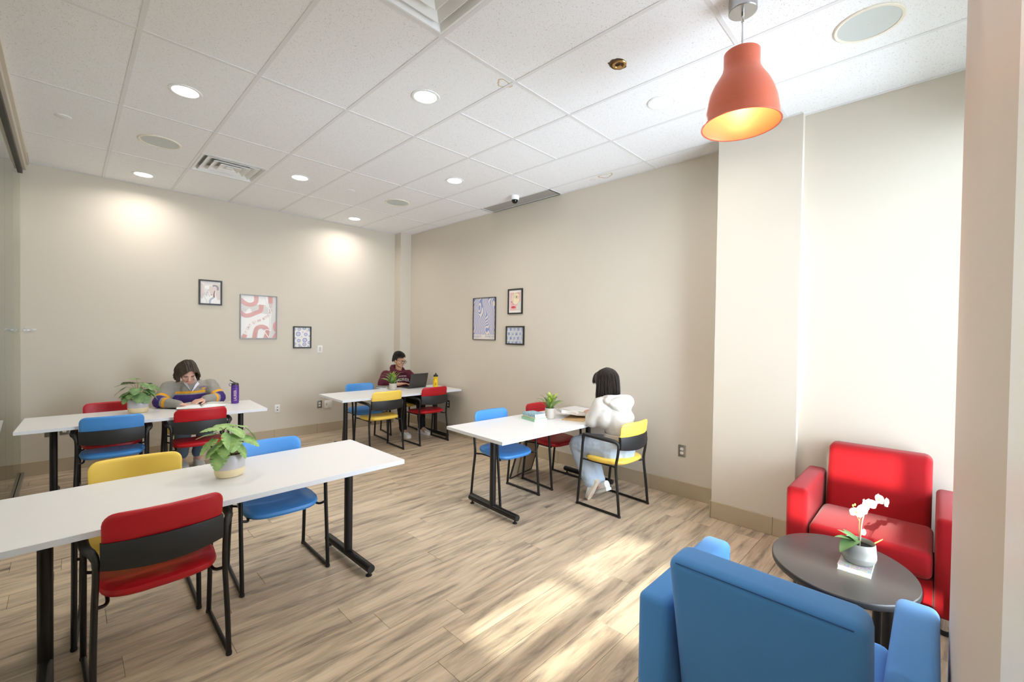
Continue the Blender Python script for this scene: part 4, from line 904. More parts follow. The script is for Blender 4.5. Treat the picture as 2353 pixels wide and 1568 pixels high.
# open book by the hoodie reader, propped on its folder
t = thing('kraft_folder', 'tan kraft folder lying under the open book', 'folder', onT(3.505, 2.52), R(20))
B().box((0, 0, .001), (.30, .22, .002)).build('back_sheet', pmat('kraft_board', (206, 172, 128), .8), t, smooth=False)
B().box((.004, 0, .0028), (.30, .216, .0012), eul(0, R(-.2), 0)).build('front_sheet', pmat('kraft_board', (0, 0, 0)), t, smooth=False)
M_pg = pmat('white_page', (246, 245, 242), .7, var=.02); M_pic = pmat('page_photo', (150, 150, 112), .6, var=.5, scale=40)
def open_book(name, label, c, rot, w_, d_, thick, tilt, pic=None, hump=.02, cov=None):
    t = thing(name, label, 'book', c, rot)
    for s in (-1, 1):
        n = 10; lo = []; up = []
        for k in range(n+1):
            q = k/n; x = s*w_*q; zt = thick+hump*math.sin(PI*min(1, q*1.15+.02))**.8*(1-q*.6)
            if q < .06: zt = thick*.5
            lo.append((x, .004+abs(x)*math.tan(tilt))); up.append((x, zt+abs(x)*math.tan(tilt)))
        loops = [[(x, yy, z) for x, z in up]+[(x, yy, z) for x, z in reversed(lo)] for yy in (-d_/2, d_/2)]
        B().loft(loops).build('page_block', M_pg, t, angle=30)
        ps = B()
        for k in range(2, n):
            (xa, za), (xb, zb) = up[k], up[k+1] if k+1 <= n else up[k]
            for y0, y1, mm in ((-d_*.36, -d_*.05, 0), (.05*d_, .36*d_, 1)):
                if (s > 0) == (mm == 0) or pic is None: ps.add([(xa, y0, za+.0006), (xb, y0, zb+.0006), (xb, y1, zb+.0006), (xa, y1, za+.0006)], [(0, 1, 2, 3)])
        if ps.v: ps.build('printed_picture' if pic else 'printed_text', pic or pmat('page_grey_text', (206, 204, 200), .7, var=.3, scale=60, stretch=(1, 30, 1)), t, fix=False)
    B().box((w_/2, 0, .002+w_/2*math.tan(tilt)), (w_*1.03/math.cos(tilt), d_*1.03, .003), eul(0, -tilt, 0)).build('cover', cov or M_paper, t, smooth=False)
    B().box((-w_/2, 0, .002+w_/2*math.tan(tilt)), (w_*1.03/math.cos(tilt), d_*1.03, .003), eul(0, tilt, 0)).build('cover', cov or M_paper, t, smooth=False)
    return t
ob = open_book('picture_book', 'thick open picture book tilted on the table before the hoodie reader', onT(3.565, 2.60, 0.022), R(-38), .16, .23, .026, R(4), M_pic, .006, pmat('white_cover', (232, 232, 232), .4))
ob.rotation_euler = (R(-4), R(7), R(-38))
open_book('textbook', 'open textbook in front of the reader in the striped sweatshirt', onT(1.0, 5.59, 0.002), R(-7), .21, .27, .014, R(2.5), None, .028, pmat('beige_cover', (206, 196, 178), .6))
t = thing('phone', 'dark phone lying on the back left table beside the textbook', 'phone', onT(.745, 5.69), R(35))
B().rbox((0, 0, .005), (.075, .155, .010), .004, 3).build('body', pmat('phone_case', (28, 27, 26), .4), t)
B().rbox((.0, 0, .0102), (.067, .146, .0012), .0005, 1).build('screen', pmat('phone_glass', (12, 12, 14), .08), t)
B().rbox((-.018, .05, .0112), (.024, .034, .0018), .001, 1).build('camera_bump', M_blackp, t)
# laptop
t = thing('laptop', 'open dark grey laptop, its lid back facing the camera', 'laptop', onT(3.655, 5.645), R(5))
M_lap = pmat('space_grey_aluminium', (74, 72, 70), .4, .5, var=.03)
B().rbox((0, .0, .008), (.325, .225, .015), .004, 3).build('base', M_lap, t)
kb = B().box((0, .02, .0162), (.28, .10, .0012)).build('keyboard', M_blackp, t, smooth=False)
kd = B().box((0, 0, 0), (.0165, .0155, .0025)).mesh('key', M_dark, False)
for i in range(14):
    for j in range(5): link('key', kd, kb, (-.13+.02*i, .06-.0195*j, .018))
B().box((0, .078, .0160), (.10, .06, .0008)).build('trackpad', M_lap, t, smooth=False)
lid = B().rbox((0, 0, .108), (.325, .007, .218), .003, 2).build('lid', M_lap, t); lid.location = (0, -.112, .012); lid.rotation_euler = (R(14), 0, 0)
B().box((0, .0038, .112), (.305, .0008, .19)).build('screen', pmat('lcd_screen', (150, 160, 180), .3, emit=.6), lid, smooth=False)
B().tube([(-.12, -.112, .013), (.12, -.112, .013)], .006, 10).build('hinge', M_blackp, t)
# magazines by the spiky plant
for k, (z, a, lb, cc) in enumerate(((0, 0, 'white booklet at the bottom of the pile behind the beige pot', (226, 226, 228)), (.022, 4, 'grey booklet on top of the pile behind the beige pot', (150, 146, 138)))):
    book('booklet', lb, onT(3.262, 5.765, z), R(8+a), .165, .21, .022 if k == 0 else .016, pmat('booklet_cover_%d' % k, cc, .5))
# bottles
t = thing('water_bottle', 'purple insulated water bottle with flip straw lid', 'bottle', onT(1.325, 5.63))
M_pur = pmat('purple_powder_coat', (92, 50, 148), .4, var=.03)
B().lathe([(.030, 0), (.037, .003), (.039, .008), (.039, .15), (.0385, .182), (.037, .188), (.0375, .19), (.0375, .206), (.035, .208)], seg=32).build('body', M_pur, t)
B().lathe([(.0375, .184), (.0385, .185), (.0385, .188), (.0375, .189)], seg=32, cap=False).build('gasket', M_blackp, t)
ld = B().lathe([(.034, .206), (.036, .208), (.036, .222), (.031, .23), (.012, .235), (0, .235)], seg=28, cap=False).build('lid', pmat('dark_grey_plastic', (56, 52, 50), .4), t)
B().tube(sm_path([(.015, 0, .228), (-.012, .004, .24), (-.03, .008, .252), (-.05, .012, .268)], 4), .005, 8).build('straw', pmat('dark_grey_plastic', (0, 0, 0)), ld)
B().tube([( -.044+.013*math.cos(q), .01, .215+.017*math.sin(q)) for q in [2*PI*k/16 for k in range(17)]], .0028, 8).build('carry_loop', M_pur, ld)
tb = B(); vs_, fs = text_geo('LAURIER', .040)
tb.add([(.0412*math.cos(R(-101)-v.y/.0412), .0412*math.sin(R(-101)-v.y/.0412), v.x*.79+.093) for v in vs_], fs); tb.build('lettering', pmat('gold_print', (236, 214, 190), .5), t, fix=False, smooth=False)
t = thing('sports_bottle', 'yellow squeeze bottle with black cap on the laptop table', 'bottle', onT(3.945, 5.47))
B().lathe([(.028, 0), (.034, .003), (.036, .01), (.036, .098), (.031, .108), (.031, .114), (.0355, .124), (.0355, .150), (.032, .158), (.03, .16)], seg=32).build('body', pmat('yellow_squeeze_plastic', (238, 196, 14), .4), t)
cp = B().lathe([(.03, .158), (.0345, .16), (.0345, .182), (.028, .188), (.014, .19), (.012, .2), (.009, .214), (.007, .216), (0, .216)], seg=28, cap=False).build('cap', M_blackp, t)
def wrap(polys, rad, th0, name, mt, parent):
    w_ = B()
    for pl in polys: w_.add([(rad*math.cos(th0+x/rad), rad*math.sin(th0+x/rad), z) for x, z in pl], [tuple(range(len(pl)))])
    return w_.build(name, mt, parent, fix=False, smooth=False)
M_ink = pmat('black_print', (26, 24, 20), .5)
wrap([[(x, .137), (x+.0042, .137), (x+.0042, .145), (x, .145)] for x in (-.019, -.0135, -.008, -.0025, .003, .0085, .014)], .0358, R(-126), 'brand_print', M_ink, t)
arc = []
for k in range(10):
    a0, a1 = R(25+13*k), R(25+13*(k+1)); arc.append([(.021*math.cos(a), .052+q*math.sin(a)*.9) for q, a in ((.021, a0), (.021, a1), (.0165, a1), (.0165, a0))])
wrap(arc+[[(-.004, .03), (.002, .026), (.006, .036), (.0085, .046), (.004, .058), (-.004, .06), (-.0095, .054), (-.005, .05), (-.008, .044), (-.002, .042)]], .0363, R(-126), 'emblem', M_ink, t)

# picture frame standing on the floor behind the red chair, its brown backing towards us
t = thing('spare_picture_frame', 'picture frame standing on the floor under the table, brown backing showing', 'picture frame', (3.546, 3.292, .004), R(9.9))
lean = eul(R(17), 0, 0)
ft = B().box((0, 0, 0), (.42, .006, .50)).build('backing_board', pmat('brown_backing_board', (178, 156, 128), .8, var=.06), t, smooth=False)
ft.location = (0, -.073, .24); ft.rotation_euler = (R(17), 0, 0)
fr = B()
for x0, x1, z0, z1 in ((-.22, .22, -.26, -.25), (-.22, .22, .25, .26), (-.22, -.21, -.25, .25), (.21, .22, -.25, .25)): fr.bx(x0, x1, -.009, .009, z0, z1)
fo = fr.build('frame', M_fblk, t, smooth=False); fo.location = (0, -.073, .25); fo.rotation_euler = (R(17), 0, 0); ft.location.z = .25
# ------------------------------------------------------------------ people
def cap_geo(b_, p0, r0, p1, r1, n=14):
    p0, p1 = Vector(p0), Vector(p1); d = (p1-p0)
    b_.ell(p0, (r0,)*3, nu=n, nv=8); b_.ell(p1, (r1,)*3, nu=n, nv=8)
    if d.length > 1e-4: b_.tube([p0, p0.lerp(p1, .5), p1], [r0, (r0+r1)/2, r1], n)
def organic(name, blobs, mats, parent, voxel=.006, smooth=6, wr=0, wscale=14, matfn=None):
    """one continuous skin over tapered limbs ('c', p0, r0, p1, r1, tag) and ellipsoids ('e', c, r, rot, tag)"""
    b_ = B()
    for q in blobs:
        if q[0] == 'c': cap_geo(b_, *q[1:5])
        else: b_.ell(q[1], q[2], q[3], nu=20, nv=14)
    off = parent.location.copy(); b_.v = [p-off for p in b_.v]
    me = b_.mesh('tmp', mats, False); ob = bpy.data.objects.new('tmp', me); COL.objects.link(ob)
    md = ob.modifiers.new('r', 'REMESH'); md.mode = 'VOXEL'; md.voxel_size = voxel; md.use_smooth_shade = True
    bpy.context.view_layer.update()
    m2 = bpy.data.meshes.new_from_object(ob.evaluated_get(bpy.context.evaluated_depsgraph_get())); bpy.data.objects.remove(ob)
    bm = bmesh.new(); bm.from_mesh(m2)
    for _ in range(smooth): bmesh.ops.smooth_vert(bm, verts=bm.verts, factor=.5, use_axis_x=True, use_axis_y=True, use_axis_z=True)
    if wr:
        bm.normal_update()
        for v in bm.verts:
            p = v.co*wscale; q = mnoise.noise(Vector((p.x, p.y, p.z*1.6)))+.5*mnoise.noise(p*2.3)
            v.co += v.normal*(wr*q)
    bm.to_mesh(m2); bm.free(); m2.name = name
    m2.materials.clear()
    for mt in mats: m2.materials.append(mt)
    idx = [0]*len(m2.polygons)
    if matfn:
        caps = [(Vector(q[1])-off, q[2], Vector(q[3])-off, q[4], q[5]) for q in blobs if q[0] == 'c' and len(q) > 5]
        for i, pl in enumerate(m2.polygons):
            c = pl.center; best = None
            for a, ra, e, re, tg_ in caps:
                d = e-a; t_ = max(0, min(1, (c-a).dot(d)/max(d.length_squared, 1e-9))); ds = (c-(a+d*t_)).length-(ra+(re-ra)*t_)
                if best is None or ds < best[0]: best = (ds, tg_, t_)
            idx[i] = matfn(best[1], best[2], c+off)
    m2.polygons.foreach_set('material_index', idx); m2.polygons.foreach_set('use_smooth', [True]*len(m2.polygons)); m2.update()
    o_ = bpy.data.objects.new(name, m2); COL.objects.link(o_); o_.parent = parent; return o_
def hframe(yaw, pitch, roll=0):
    """columns right, forward, up of a head; yaw 0 looks along -y, positive pitch looks down"""
    return (Matrix.Rotation(PI+yaw, 3, 'Z') @ Matrix.Rotation(-pitch, 3, 'X') @ Matrix.Rotation(roll, 3, 'Y'))
def head_blobs(c, M, s=1.0):
    P = lambda x, y, z: Vector(c)+M @ (Vector((x, y, z))*s); k = lambda *r: tuple(a*s for a in r)
    return [('e', P(0, -.018, .022), k(.074, .092, .088), M), ('e', P(0, .02, -.02), k(.064, .066, .088), M), ('e', P(0, .035, -.062), k(.050, .048, .045), M),
            ('e', P(0, .066, -.092), k(.022, .018, .016), M), ('c', P(0, .083, .006), .009*s, P(0, .102, -.034), .0135*s), ('e', P(0, .090, -.038), k(.019, .012, .009), M),
            ('e', P(0, .079, -.064), k(.024, .012, .009), M), ('e', P(0, .072, .022), k(.055, .018, .013), M), ('e', P(.076, -.008, -.012), k(.010, .02, .032), M), ('e', P(-.076, -.008, -.012), k(.010, .02, .032), M),
            ('e', P(.04, .055, -.03), k(.022, .022, .022), M), ('e', P(-.04, .055, -.03), k(.022, .022, .022), M)]
def hand_blobs(w_, tip, up, side, s=1.0, curl=.35):
    """wrist, finger direction end point, back-of-hand normal, side = direction of the thumb"""
    w_, tip = Vector(w_), Vector(tip); f = (tip-w_).normalized(); up = Vector(up); up = (up-f*up.dot(f)).normalized(); sd = f.cross(up)
    if sd.dot(Vector(side)) < 0: sd = -sd
    out = [('c', w_, .021*s, w_+f*.04*s, .022*s)]; kn = w_+f*.085*s
    for i in range(4): out.append(('c', w_+f*.02*s+sd*(.026-.0165*i)*s*.7, .0125*s, kn+sd*(.030-.0195*i)*s, .0115*s))
    for i, L_ in enumerate((.070, .078, .073, .058)):
        a = kn+sd*(.030-.0195*i)*s; b_ = a+(f*math.cos(curl)-up*math.sin(curl))*L_*.5*s; e = b_+(f*math.cos(curl*2.2)-up*math.sin(curl*2.2))*L_*.5*s
        out += [('c', a, .0098*s, b_, .0088*s), ('c', b_, .0088*s, e, .0072*s)]
    a = w_+f*.025*s+sd*.022*s; b_ = a+(f*.6+sd*.75-up*.2).normalized()*.045*s; e = b_+(f*.9+sd*.15-up*.25).normalized()*.034*s
    return out+[('c', a, .0135*s, b_, .0108*s), ('c', b_, .0105*s, e, .0082*s)]
def strands(name, M, c, paths, mt, parent, r0=.010, seg=6, cap_r=None, flat=(1, .55), s=1.0):
    b_ = B(); P = lambda p: Vector(c)+M @ (Vector(p)*s)
    for q in (cap_r or []): b_.ell(P(q[0]), tuple(x*s for x in q[1]), M, nu=24, nv=16)
    for pth in paths:
        sp = sm_path([P(p) for p in pth], 4); n = len(sp)
        b_.tube(sp, [r0*s*(.75+.45*math.sin(PI*min(1, k/(n-1)*.9+.1)))*(1 if k < n-2 else .45) for k in range(n)], seg, flat=flat)
    return b_.build(name, mt, parent, world=True, angle=60)
def hair_mat(name, c1, c2):
    def f(nt, N, L, b):
        tc = N.new('ShaderNodeTexCoord'); nz = N.new('ShaderNodeTexNoise'); nz.inputs['Scale'].default_value = 130; nz.inputs['Detail'].default_value = 4
        mp = N.new('ShaderNodeMapping'); mp.inputs['Scale'].default_value = (1, 1, .12); L.new(tc.outputs['Object'], mp.inputs[0]); L.new(mp.outputs[0], nz.inputs[0])
        rp = N.new('ShaderNodeValToRGB'); set_ramp(rp, [(.35, c1), (.65, c2)]); L.new(nz.outputs['Fac'], rp.inputs[0]); L.new(rp.outputs[0], b.inputs['Base Color']); b.inputs['Roughness'].default_value = .38
    return ramp_mat(name, f)
def face_parts(c, M, parent, brow_c, lip_c, eye='open', s=1.0):
    P = lambda x, y, z: Vector(c)+M @ (Vector((x, y, z))*s)
    for sx in (-1, 1):
        if eye == 'open':
            ey = B().ell(P(sx*.031, .072, .002), (.0145*s, .009*s, .0075*s), M, nu=12, nv=8).build('eye', pmat('eye_white', (232, 228, 222), .25), parent, world=True)
            B().ell(P(sx*.031, .0795, .002), (.0062*s, .003*s, .0062*s), M, nu=12, nv=8).build('iris', pmat('dark_iris', (34, 22, 16), .2), ey, world=True)
        else:
            B().tube(sm_path([P(sx*.018, .0805, -.001), P(sx*.031, .0835, -.005), P(sx*.046, .0755, -.002)], 4), .0022*s, 6).build('eyelashes', pmat('lash', (50, 36, 30), .6), parent, world=True)
        B().tube(sm_path([P(sx*.014, .0885, .016), P(sx*.03, .0895, .021), P(sx*.05, .075, .016)], 4), [.0026*s]*2+[.0034*s]*4+[.002*s]*3, 6).build('eyebrow', brow_c, parent, world=True)
    B().ell(P(0, .0885, -.0615), (.021*s, .006*s, .0034*s), M, nu=14, nv=8).ell(P(0, .087, -.0685), (.018*s, .0065*s, .0042*s), M, nu=14, nv=8).build('lips', lip_c, parent, world=True)
def shoe(ankle, toe, up, parent, mt, msole, s=1.0, name='shoe'):
    a, t_ = Vector(ankle), Vector(toe); f = (t_-a).normalized(); up = Vector(up); up = (up-f*up.dot(f)).normalized(); sd = f.cross(up)
    Mx = Matrix((sd, f, up)).transposed(); o0 = a
    pr = [(-.055, .026, .012, .075), (-.05, .034, .006, .085), (-.02, .037, .004, .09), (.03, .036, .004, .08), (.08, .041, .004, .06), (.13, .046, .004, .045), (.17, .042, .005, .036), (.195, .026, .008, .026), (.202, .01, .012, .02)]
    def loop(y, w_, z0, z1): return [o0+Mx @ (Vector((w_*sgnp(math.cos(2*PI*k/18), .7), y, (z0+z1)/2+(z1-z0)/2*sgnp(math.sin(2*PI*k/18), .75)))*s) for k in range(18)]
    so = B().loft([loop(*q) for q in pr]).build(name, mt, parent, world=True)
    def lp2(y, w_, z): return [o0+Mx @ (Vector((w_*1.06*c_, y, z))*s) for c_ in (-1, 1)]
    sb = B(); top = []; bot = []
    for y, w_, a0, a1 in pr: bot.append((w_*1.07, y)); 
    ring = [(w_, y) for w_, y in bot]+[(-w_, y) for w_, y in reversed(bot)]
    sb.loft([[o0+Mx @ (Vector((x, y, z))*s) for x, y in ring] for z in (-.014, .014)]); sb.build('sole', msole, so, world=True, angle=50)
    lc = B()
    for k in range(4): lc.tube([o0+Mx @ (Vector((x, .045+.022*k, .082-.011*k-abs(x)*.25))*s) for x in (-.022, 0, .022)], .003*s, 6)
    lc.build('laces', pmat('white_lace', (236, 234, 230), .7), so, world=True)
    return so
SK1 = pmat('fair_skin', (226, 178, 158), .5, var=.04, scale=40, sss=.15); SK2 = pmat('tan_skin', (204, 156, 124), .5, var=.05, scale=40, sss=.15)
LIP1 = pmat('lip_pink', (198, 124, 116), .45); LIP2 = pmat('lip_brown', (176, 114, 98), .45)

# ---- reader in the grey, purple and gold sweatshirt
p1 = thing('person', 'person in a grey and purple striped sweatshirt reading a textbook, head bowed', 'person', (.96, 6.0, 0))
HC1 = (.905, 5.735, 1.115); M1 = hframe(R(8), R(42), R(3)); s1 = 1.0
shR, shL = (.775, 5.93, .925), (1.145, 5.93, .925); elR, elL = (.675, 5.775, .800), (1.205, 5.755, .802); wrR, wrL = (.812, 5.585, .785), (1.045, 5.640, .812)
hipR, hipL = (.88, 6.03, .50), (1.06, 6.03, .50); knR, knL = (.86, 5.66, .52), (1.08, 5.66, .52); anR, anL = (.90, 6.03, .11), (1.05, 6.03, .11)
body = head_blobs(HC1, M1, s1)+[('c', (.95, 5.90, .96), .055, (.925, 5.79, 1.055), .05), ('c', (.965, 6.03, .56), .13, (.955, 5.95, .80), .13), ('c', (.955, 5.95, .80), .125, (.95, 5.91, .90), .10),
       ('c', shR, .055, shL, .055), ('c', shR, .05, elR, .042), ('c', elR, .04, wrR, .026), ('c', shL, .05, elL, .042), ('c', elL, .04, wrL, .026),
       ('c', hipR, .085, knR, .06), ('c', knR, .055, anR, .038), ('c', hipL, .085, knL, .06), ('c', knL, .055, anL, .038), ('c', anR, .035, (.90, 5.93, .05), .03), ('c', anL, .035, (1.05, 5.93, .05), .03)]
body += hand_blobs(wrR, (.905, 5.505, .772), (0, 0, 1), (1, 1, 0), 1, .15)+hand_blobs(wrL, (.93, 5.575, .800), (0, -.2, 1), (-.3, -1, 0), 1, .35)
organic('body', body, [SK1], p1, .0055, 3)
M_gs = pmat('heather_grey_fleece', (150, 146, 138), .9, var=.14, scale=260, bump=.2, bscale=500); M_pp = pmat('purple_fleece', (62, 44, 112), .9, var=.1, scale=200); M_gd = pmat('gold_stripe', (232, 164, 36), .85, var=.06)
def m1(tg_, t_, c):
    if tg_ == 'torso': return 2 if .866 < c.z < .892 else (1 if c.z < .852 else 0)
    if tg_ == 'upper': return 2 if .70 < t_ < .83 else (1 if t_ > .87 else 0)
    if tg_ == 'fore': return 1 if t_ < .22 else (2 if .32 < t_ < .45 else 0)
    return 0
elRm = tuple(Vector(elR)); sw = [('c', (.965, 6.05, .54), .155, (.957, 5.955, .82), .160, 'torso'), ('c', (.957, 5.945, .80), .150, (.95, 5.915, .905), .118, 'torso'), ('c', (.86, 5.94, .80), .11, (1.05, 5.94, .80), .11, 'torso'), ('c', (.80, 5.93, .915), .078, (1.12, 5.93, .915), .078, 'torso'), ('c', (.86, 5.925, .935), .07, (1.04, 5.925, .935), .07, 'torso'),
      ('c', shR, .084, elR, .066, 'upper'), ('c', elR, .066, wrR, .042, 'fore'), ('c', shL, .084, elL, .066, 'upper'), ('c', elL, .066, wrL, .042, 'fore'), ('c', (.86, 5.93, .87), .09, (1.05, 5.93, .87), .09, 'torso')]
organic('sweatshirt', sw, [M_gs, M_pp, M_gd], p1, .0048, 16, .005, 13, m1)
b = B()   # open collar: two lapels and white tee
b.add([(.885, 5.828, .985), (.94, 5.787, .90), (.948, 5.788, .885), (.925, 5.79, .955), (.905, 5.80, 1.0)], [(0, 1, 2, 3, 4)]); b.add([(1.02, 5.85, .99), (.985, 5.80, .96), (.952, 5.787, .885), (.96, 5.786, .89), (1.03, 5.83, .965)], [(0, 1, 2, 3, 4)])
for p in list(b.v): b.v.append(p+Vector((0, .006, 0)))
b.f += [tuple(i+10 for i in f) for f in b.f[:2]]; b.m += [0, 0]
b.build('collar', pmat('white_collar', (226, 224, 234), .8), p1, world=True, fix=False)
vs_, fs = text_geo('LAURIER', .024); b = B(); b.add([(1.062+v.x*.9, 5.788+abs(v.x)*.25+(v.x+.05)*.12, .935+v.y-5.5*v.x*v.x) for v in vs_], fs); b.build('chest_lettering', pmat('purple_print', (104, 86, 150), .7), p1, world=True, smooth=False, fix=False)
b = B(); b.add([(1.035, 5.792, .915), (1.07, 5.792, .925), (1.092, 5.799, .922), (1.072, 5.793, .912), (1.055, 5.789, .893), (1.062, 5.791, .911)], [(0, 1, 5), (1, 2, 3), (1, 3, 5), (5, 3, 4)]); b.build('chest_emblem', pmat('gold_stripe', (0, 0, 0)), p1, world=True, smooth=False, fix=False)
M_jn = pmat('blue_denim', (104, 124, 146), .9, var=.16, scale=90, bump=.2, bscale=500)
organic('trousers', [('c', hipR, .108, knR, .082), ('c', knR, .082, (.90, 6.01, .16), .062), ('c', hipL, .108, knL, .082), ('c', knL, .082, (1.05, 6.01, .16), .062), ('c', hipR, .115, hipL, .115), ('c', (.965, 6.05, .55), .14, (.965, 6.04, .6), .135)], [M_jn], p1, .008, 5, .004, 16)
for xx in (.90, 1.05): shoe((xx, 6.03, .014), (xx, 5.9, .014), (0, 0, 1), p1, pmat('pale_canvas', (214, 208, 200), .8), pmat('white_rubber', (232, 230, 226), .6))
HM1 = hair_mat('dark_brown_hair', (38, 28, 22), (74, 58, 44)); r4 = random.Random(4); pts = []
for sx in (-1, 1):
    for i in range(24):
        yf = .088-.155*i/23
        for j in range(6):
            q = j/5; e = r4.uniform(-.007, .007); out = .086+.010*q+e; ln = r4.uniform(-.014, .014)
            top = .112-1.6*(yf-.01)**2
            pts.append([(sx*(.003+.003*j), yf+.003, top+.003*j), (sx*.036, yf+.010+e, top+.004-.008*q), (sx*(.066+.010*q), yf+.010-.006*q+e, .072-.012*q), (sx*out, yf*.93+e, .02-.02*q), (sx*(out-.004), yf*.88+.006, -.034-.026*q*(i/23+.35)+ln), (sx*(out+.010*r4.random()), yf*.84+.014*r4.random(), -.056-.034*q*(i/23+.45)+ln)])
for i in range(40):
    a = R(-80+160*i/39); x = .086*math.sin(a); y0 = -.1*math.cos(a)-.016
    for j in range(2): pts.append([(x*.2, -.05, .116), (x*.75, y0*.8, .085), (x*(1.02+.05*j), y0-.004*j, .02), (x*1.02, y0, -.045), (x*.95, y0+.01, -.082-.02*r4.random())])
strands('hair', M1, HC1, pts, HM1, p1, .0062, 6, [((0, -.026, .036), (.080, .088, .080)), ((0, -.042, -.005), (.076, .068, .07))])
face_parts(HC1, M1, p1, pmat('brow_brown', (66, 48, 38), .7), LIP1, 'down')

p1.location += Vector((.016, .10, -.013))
for o_ in p1.children:
    if o_.name.startswith('shoe'): o_.location.z += .013
# ---- person at the laptop in the maroon hoodie
p2 = thing('person', 'person in a maroon hoodie and round glasses typing on the laptop', 'person', (3.70, 6.05, 0))
HC2 = (3.602, 5.945, 1.148); M2 = hframe(R(18), R(20), 0)
shR, shL = (3.425, 6.04, .905), (3.825, 6.06, .895); elR, elL = (3.285, 5.90, .80), (3.90, 5.93, .80); wrR, wrL = (3.495, 5.775, .788), (3.775, 5.775, .790)
hipR, hipL = (3.62, 6.12, .50), (3.80, 6.12, .50); knR, knL = (3.49, 5.70, .53), (3.82, 5.68, .53); anR, anL = (3.515, 5.68, .11), (3.82, 5.64, .11)
body = head_blobs(HC2, M2)+[('c', (3.63, 6.04, .93), .055, (3.612, 5.975, 1.08), .05), ('c', (3.70, 6.13, .56), .13, (3.64, 6.07, .80), .125), ('c', (3.64, 6.07, .80), .12, (3.63, 6.05, .88), .10),
       ('c', shR, .052, shL, .052), ('c', shR, .05, elR, .04), ('c', elR, .04, wrR, .027), ('c', shL, .05, elL, .04), ('c', elL, .04, wrL, .027),
       ('c', hipR, .085, knR, .06), ('c', knR, .055, anR, .038), ('c', hipL, .085, knL, .06), ('c', knL, .055, anL, .038), ('c', anR, .034, (3.51, 5.58, .05), .03), ('c', anL, .034, (3.82, 5.54, .05), .03)]
body += hand_blobs(wrR, (3.60, 5.715, .80), (0, .1, 1), (.3, 1, 0), 1.05, .3)+hand_blobs(wrL, (3.70, 5.71, .80), (0, .1, 1), (-.3, 1, 0), 1.05, .3)
organic('body', body, [SK2], p2, .0055, 3)
M_mr = pmat('maroon_fleece', (86, 24, 42), .9, var=.1, scale=200, bump=.15, bscale=500)
hd = [('c', (3.70, 6.14, .54), .15, (3.645, 6.075, .80), .155), ('c', (3.645, 6.07, .79), .15, (3.63, 6.045, .885), .115), ('c', (3.53, 6.06, .78), .105, (3.76, 6.07, .78), .105), ('c', (3.45, 6.04, .893), .078, (3.80, 6.06, .885), .078), ('c', (3.52, 6.04, .915), .07, (3.74, 6.05, .91), .07),
      ('c', shR, .083, elR, .072), ('c', elR, .070, (3.44, 5.81, .79), .045), ('c', shL, .083, elL, .072), ('c', elL, .070, (3.82, 5.81, .79), .045)]
for k in range(12):      # hood rolled around the neck
    a, a2 = 2*PI*k/12, 2*PI*(k+1)/12
    g = lambda q: (3.628+.098*math.cos(q), 6.028+.088*math.sin(q), .985+.038*math.sin(q)-.012*math.cos(q))
    hd.append(('c', g(a), .031+.014*max(0, math.sin(a)), g(a2), .031+.014*max(0, math.sin(a2))))
hd.append(('e', (3.64, 6.13, .93), (.12, .06, .08), None))
organic('hoodie', hd, [M_mr], p2, .006, 16, .006, 12)
for body_t, sz, zc, sq, cc, k_ in (('LAURIER', .070, .838, .95, (234, 232, 236), 0),):
    vs_, fs = text_geo(body_t, sz); b = B()
    b.add([(3.64+v.x*sq, 5.917+.55*v.x*v.x-.03*(v.x), zc+v.y-1.6*v.x*v.x) for v in vs_], fs); b.build('chest_lettering', pmat('white_print_%d' % k_, cc, .7), p2, world=True, smooth=False, fix=False)
b = B()      # small illegible line of print above the big letters
for k in range(9): x_ = -.062+.0148*k; b.add([(3.64+x_+a_, 5.9155+.55*x_*x_-.03*x_, .893+c_-1.2*x_*x_) for a_, c_ in ((0, -.008), (.0095, -.008), (.0095, .008), (0, .008))], [(0, 1, 2, 3)])
b.build('chest_print', pmat('pale_pink_print', (196, 170, 184), .7), p2, world=True, smooth=False, fix=False)
M_bk = pmat('black_trousers', (16, 15, 17), .85, var=.2)
organic('trousers', [('c', hipR, .105, knR, .078), ('c', knR, .076, anR, .055), ('c', hipL, .105, knL, .078), ('c', knL, .076, anL, .055), ('c', hipR, .115, hipL, .115), ('c', (3.70, 6.14, .55), .135, (3.70, 6.13, .6), .13)], [M_bk], p2, .008, 5, .004, 16)
for a, tt in (((3.515, 5.68, .014), (3.505, 5.54, .014)), ((3.82, 5.64, .014), (3.845, 5.5, .014))):
    so = shoe(a, tt, (0, 0, 1), p2, pmat('white_leather', (232, 230, 226), .5), pmat('white_rubber', (0, 0, 0)))
HM2 = hair_mat('black_hair', (14, 12, 12), (42, 38, 36)); pts = []
r4 = random.Random(6)
sk = lambda x, y: .036+.082*math.sqrt(max(.02, 1-(x/.088)**2-((y+.028)/.100)**2))
for i in range(26):
    for j in range(15):
        x = -.080+.16*i/25; y0 = -.115+.165*j/14
        if (x/.088)**2+((y0+.028)/.1)**2 > .97: continue
        pp = []
        for k in range(4):
            xx = x*(1-.02*k)+.011*k+r4.uniform(-.003, .003); yy = y0+.013*k
            lift = .003+.005*math.sin(k*.9)+(.010*max(0, (yy-.0)/.06) if yy > 0 else 0)
            pp.append((xx, min(yy, .082), (sk(xx, min(yy, .065)) if yy < .075 else sk(xx, .065)-.004)+lift))
        pts.append(pp)
for i in range(60):
    a = R(-112+224*i/59); x = .081*math.sin(a); y0 = -.096*math.cos(a)-.024
    dn = -.012 if abs(a) > R(75) else -.055
    pts.append([(x*.92, y0*.95, .07), (x*1.03, y0*1.02, .035), (x*1.03, y0*1.01, .0), (x*.99, y0, dn)])
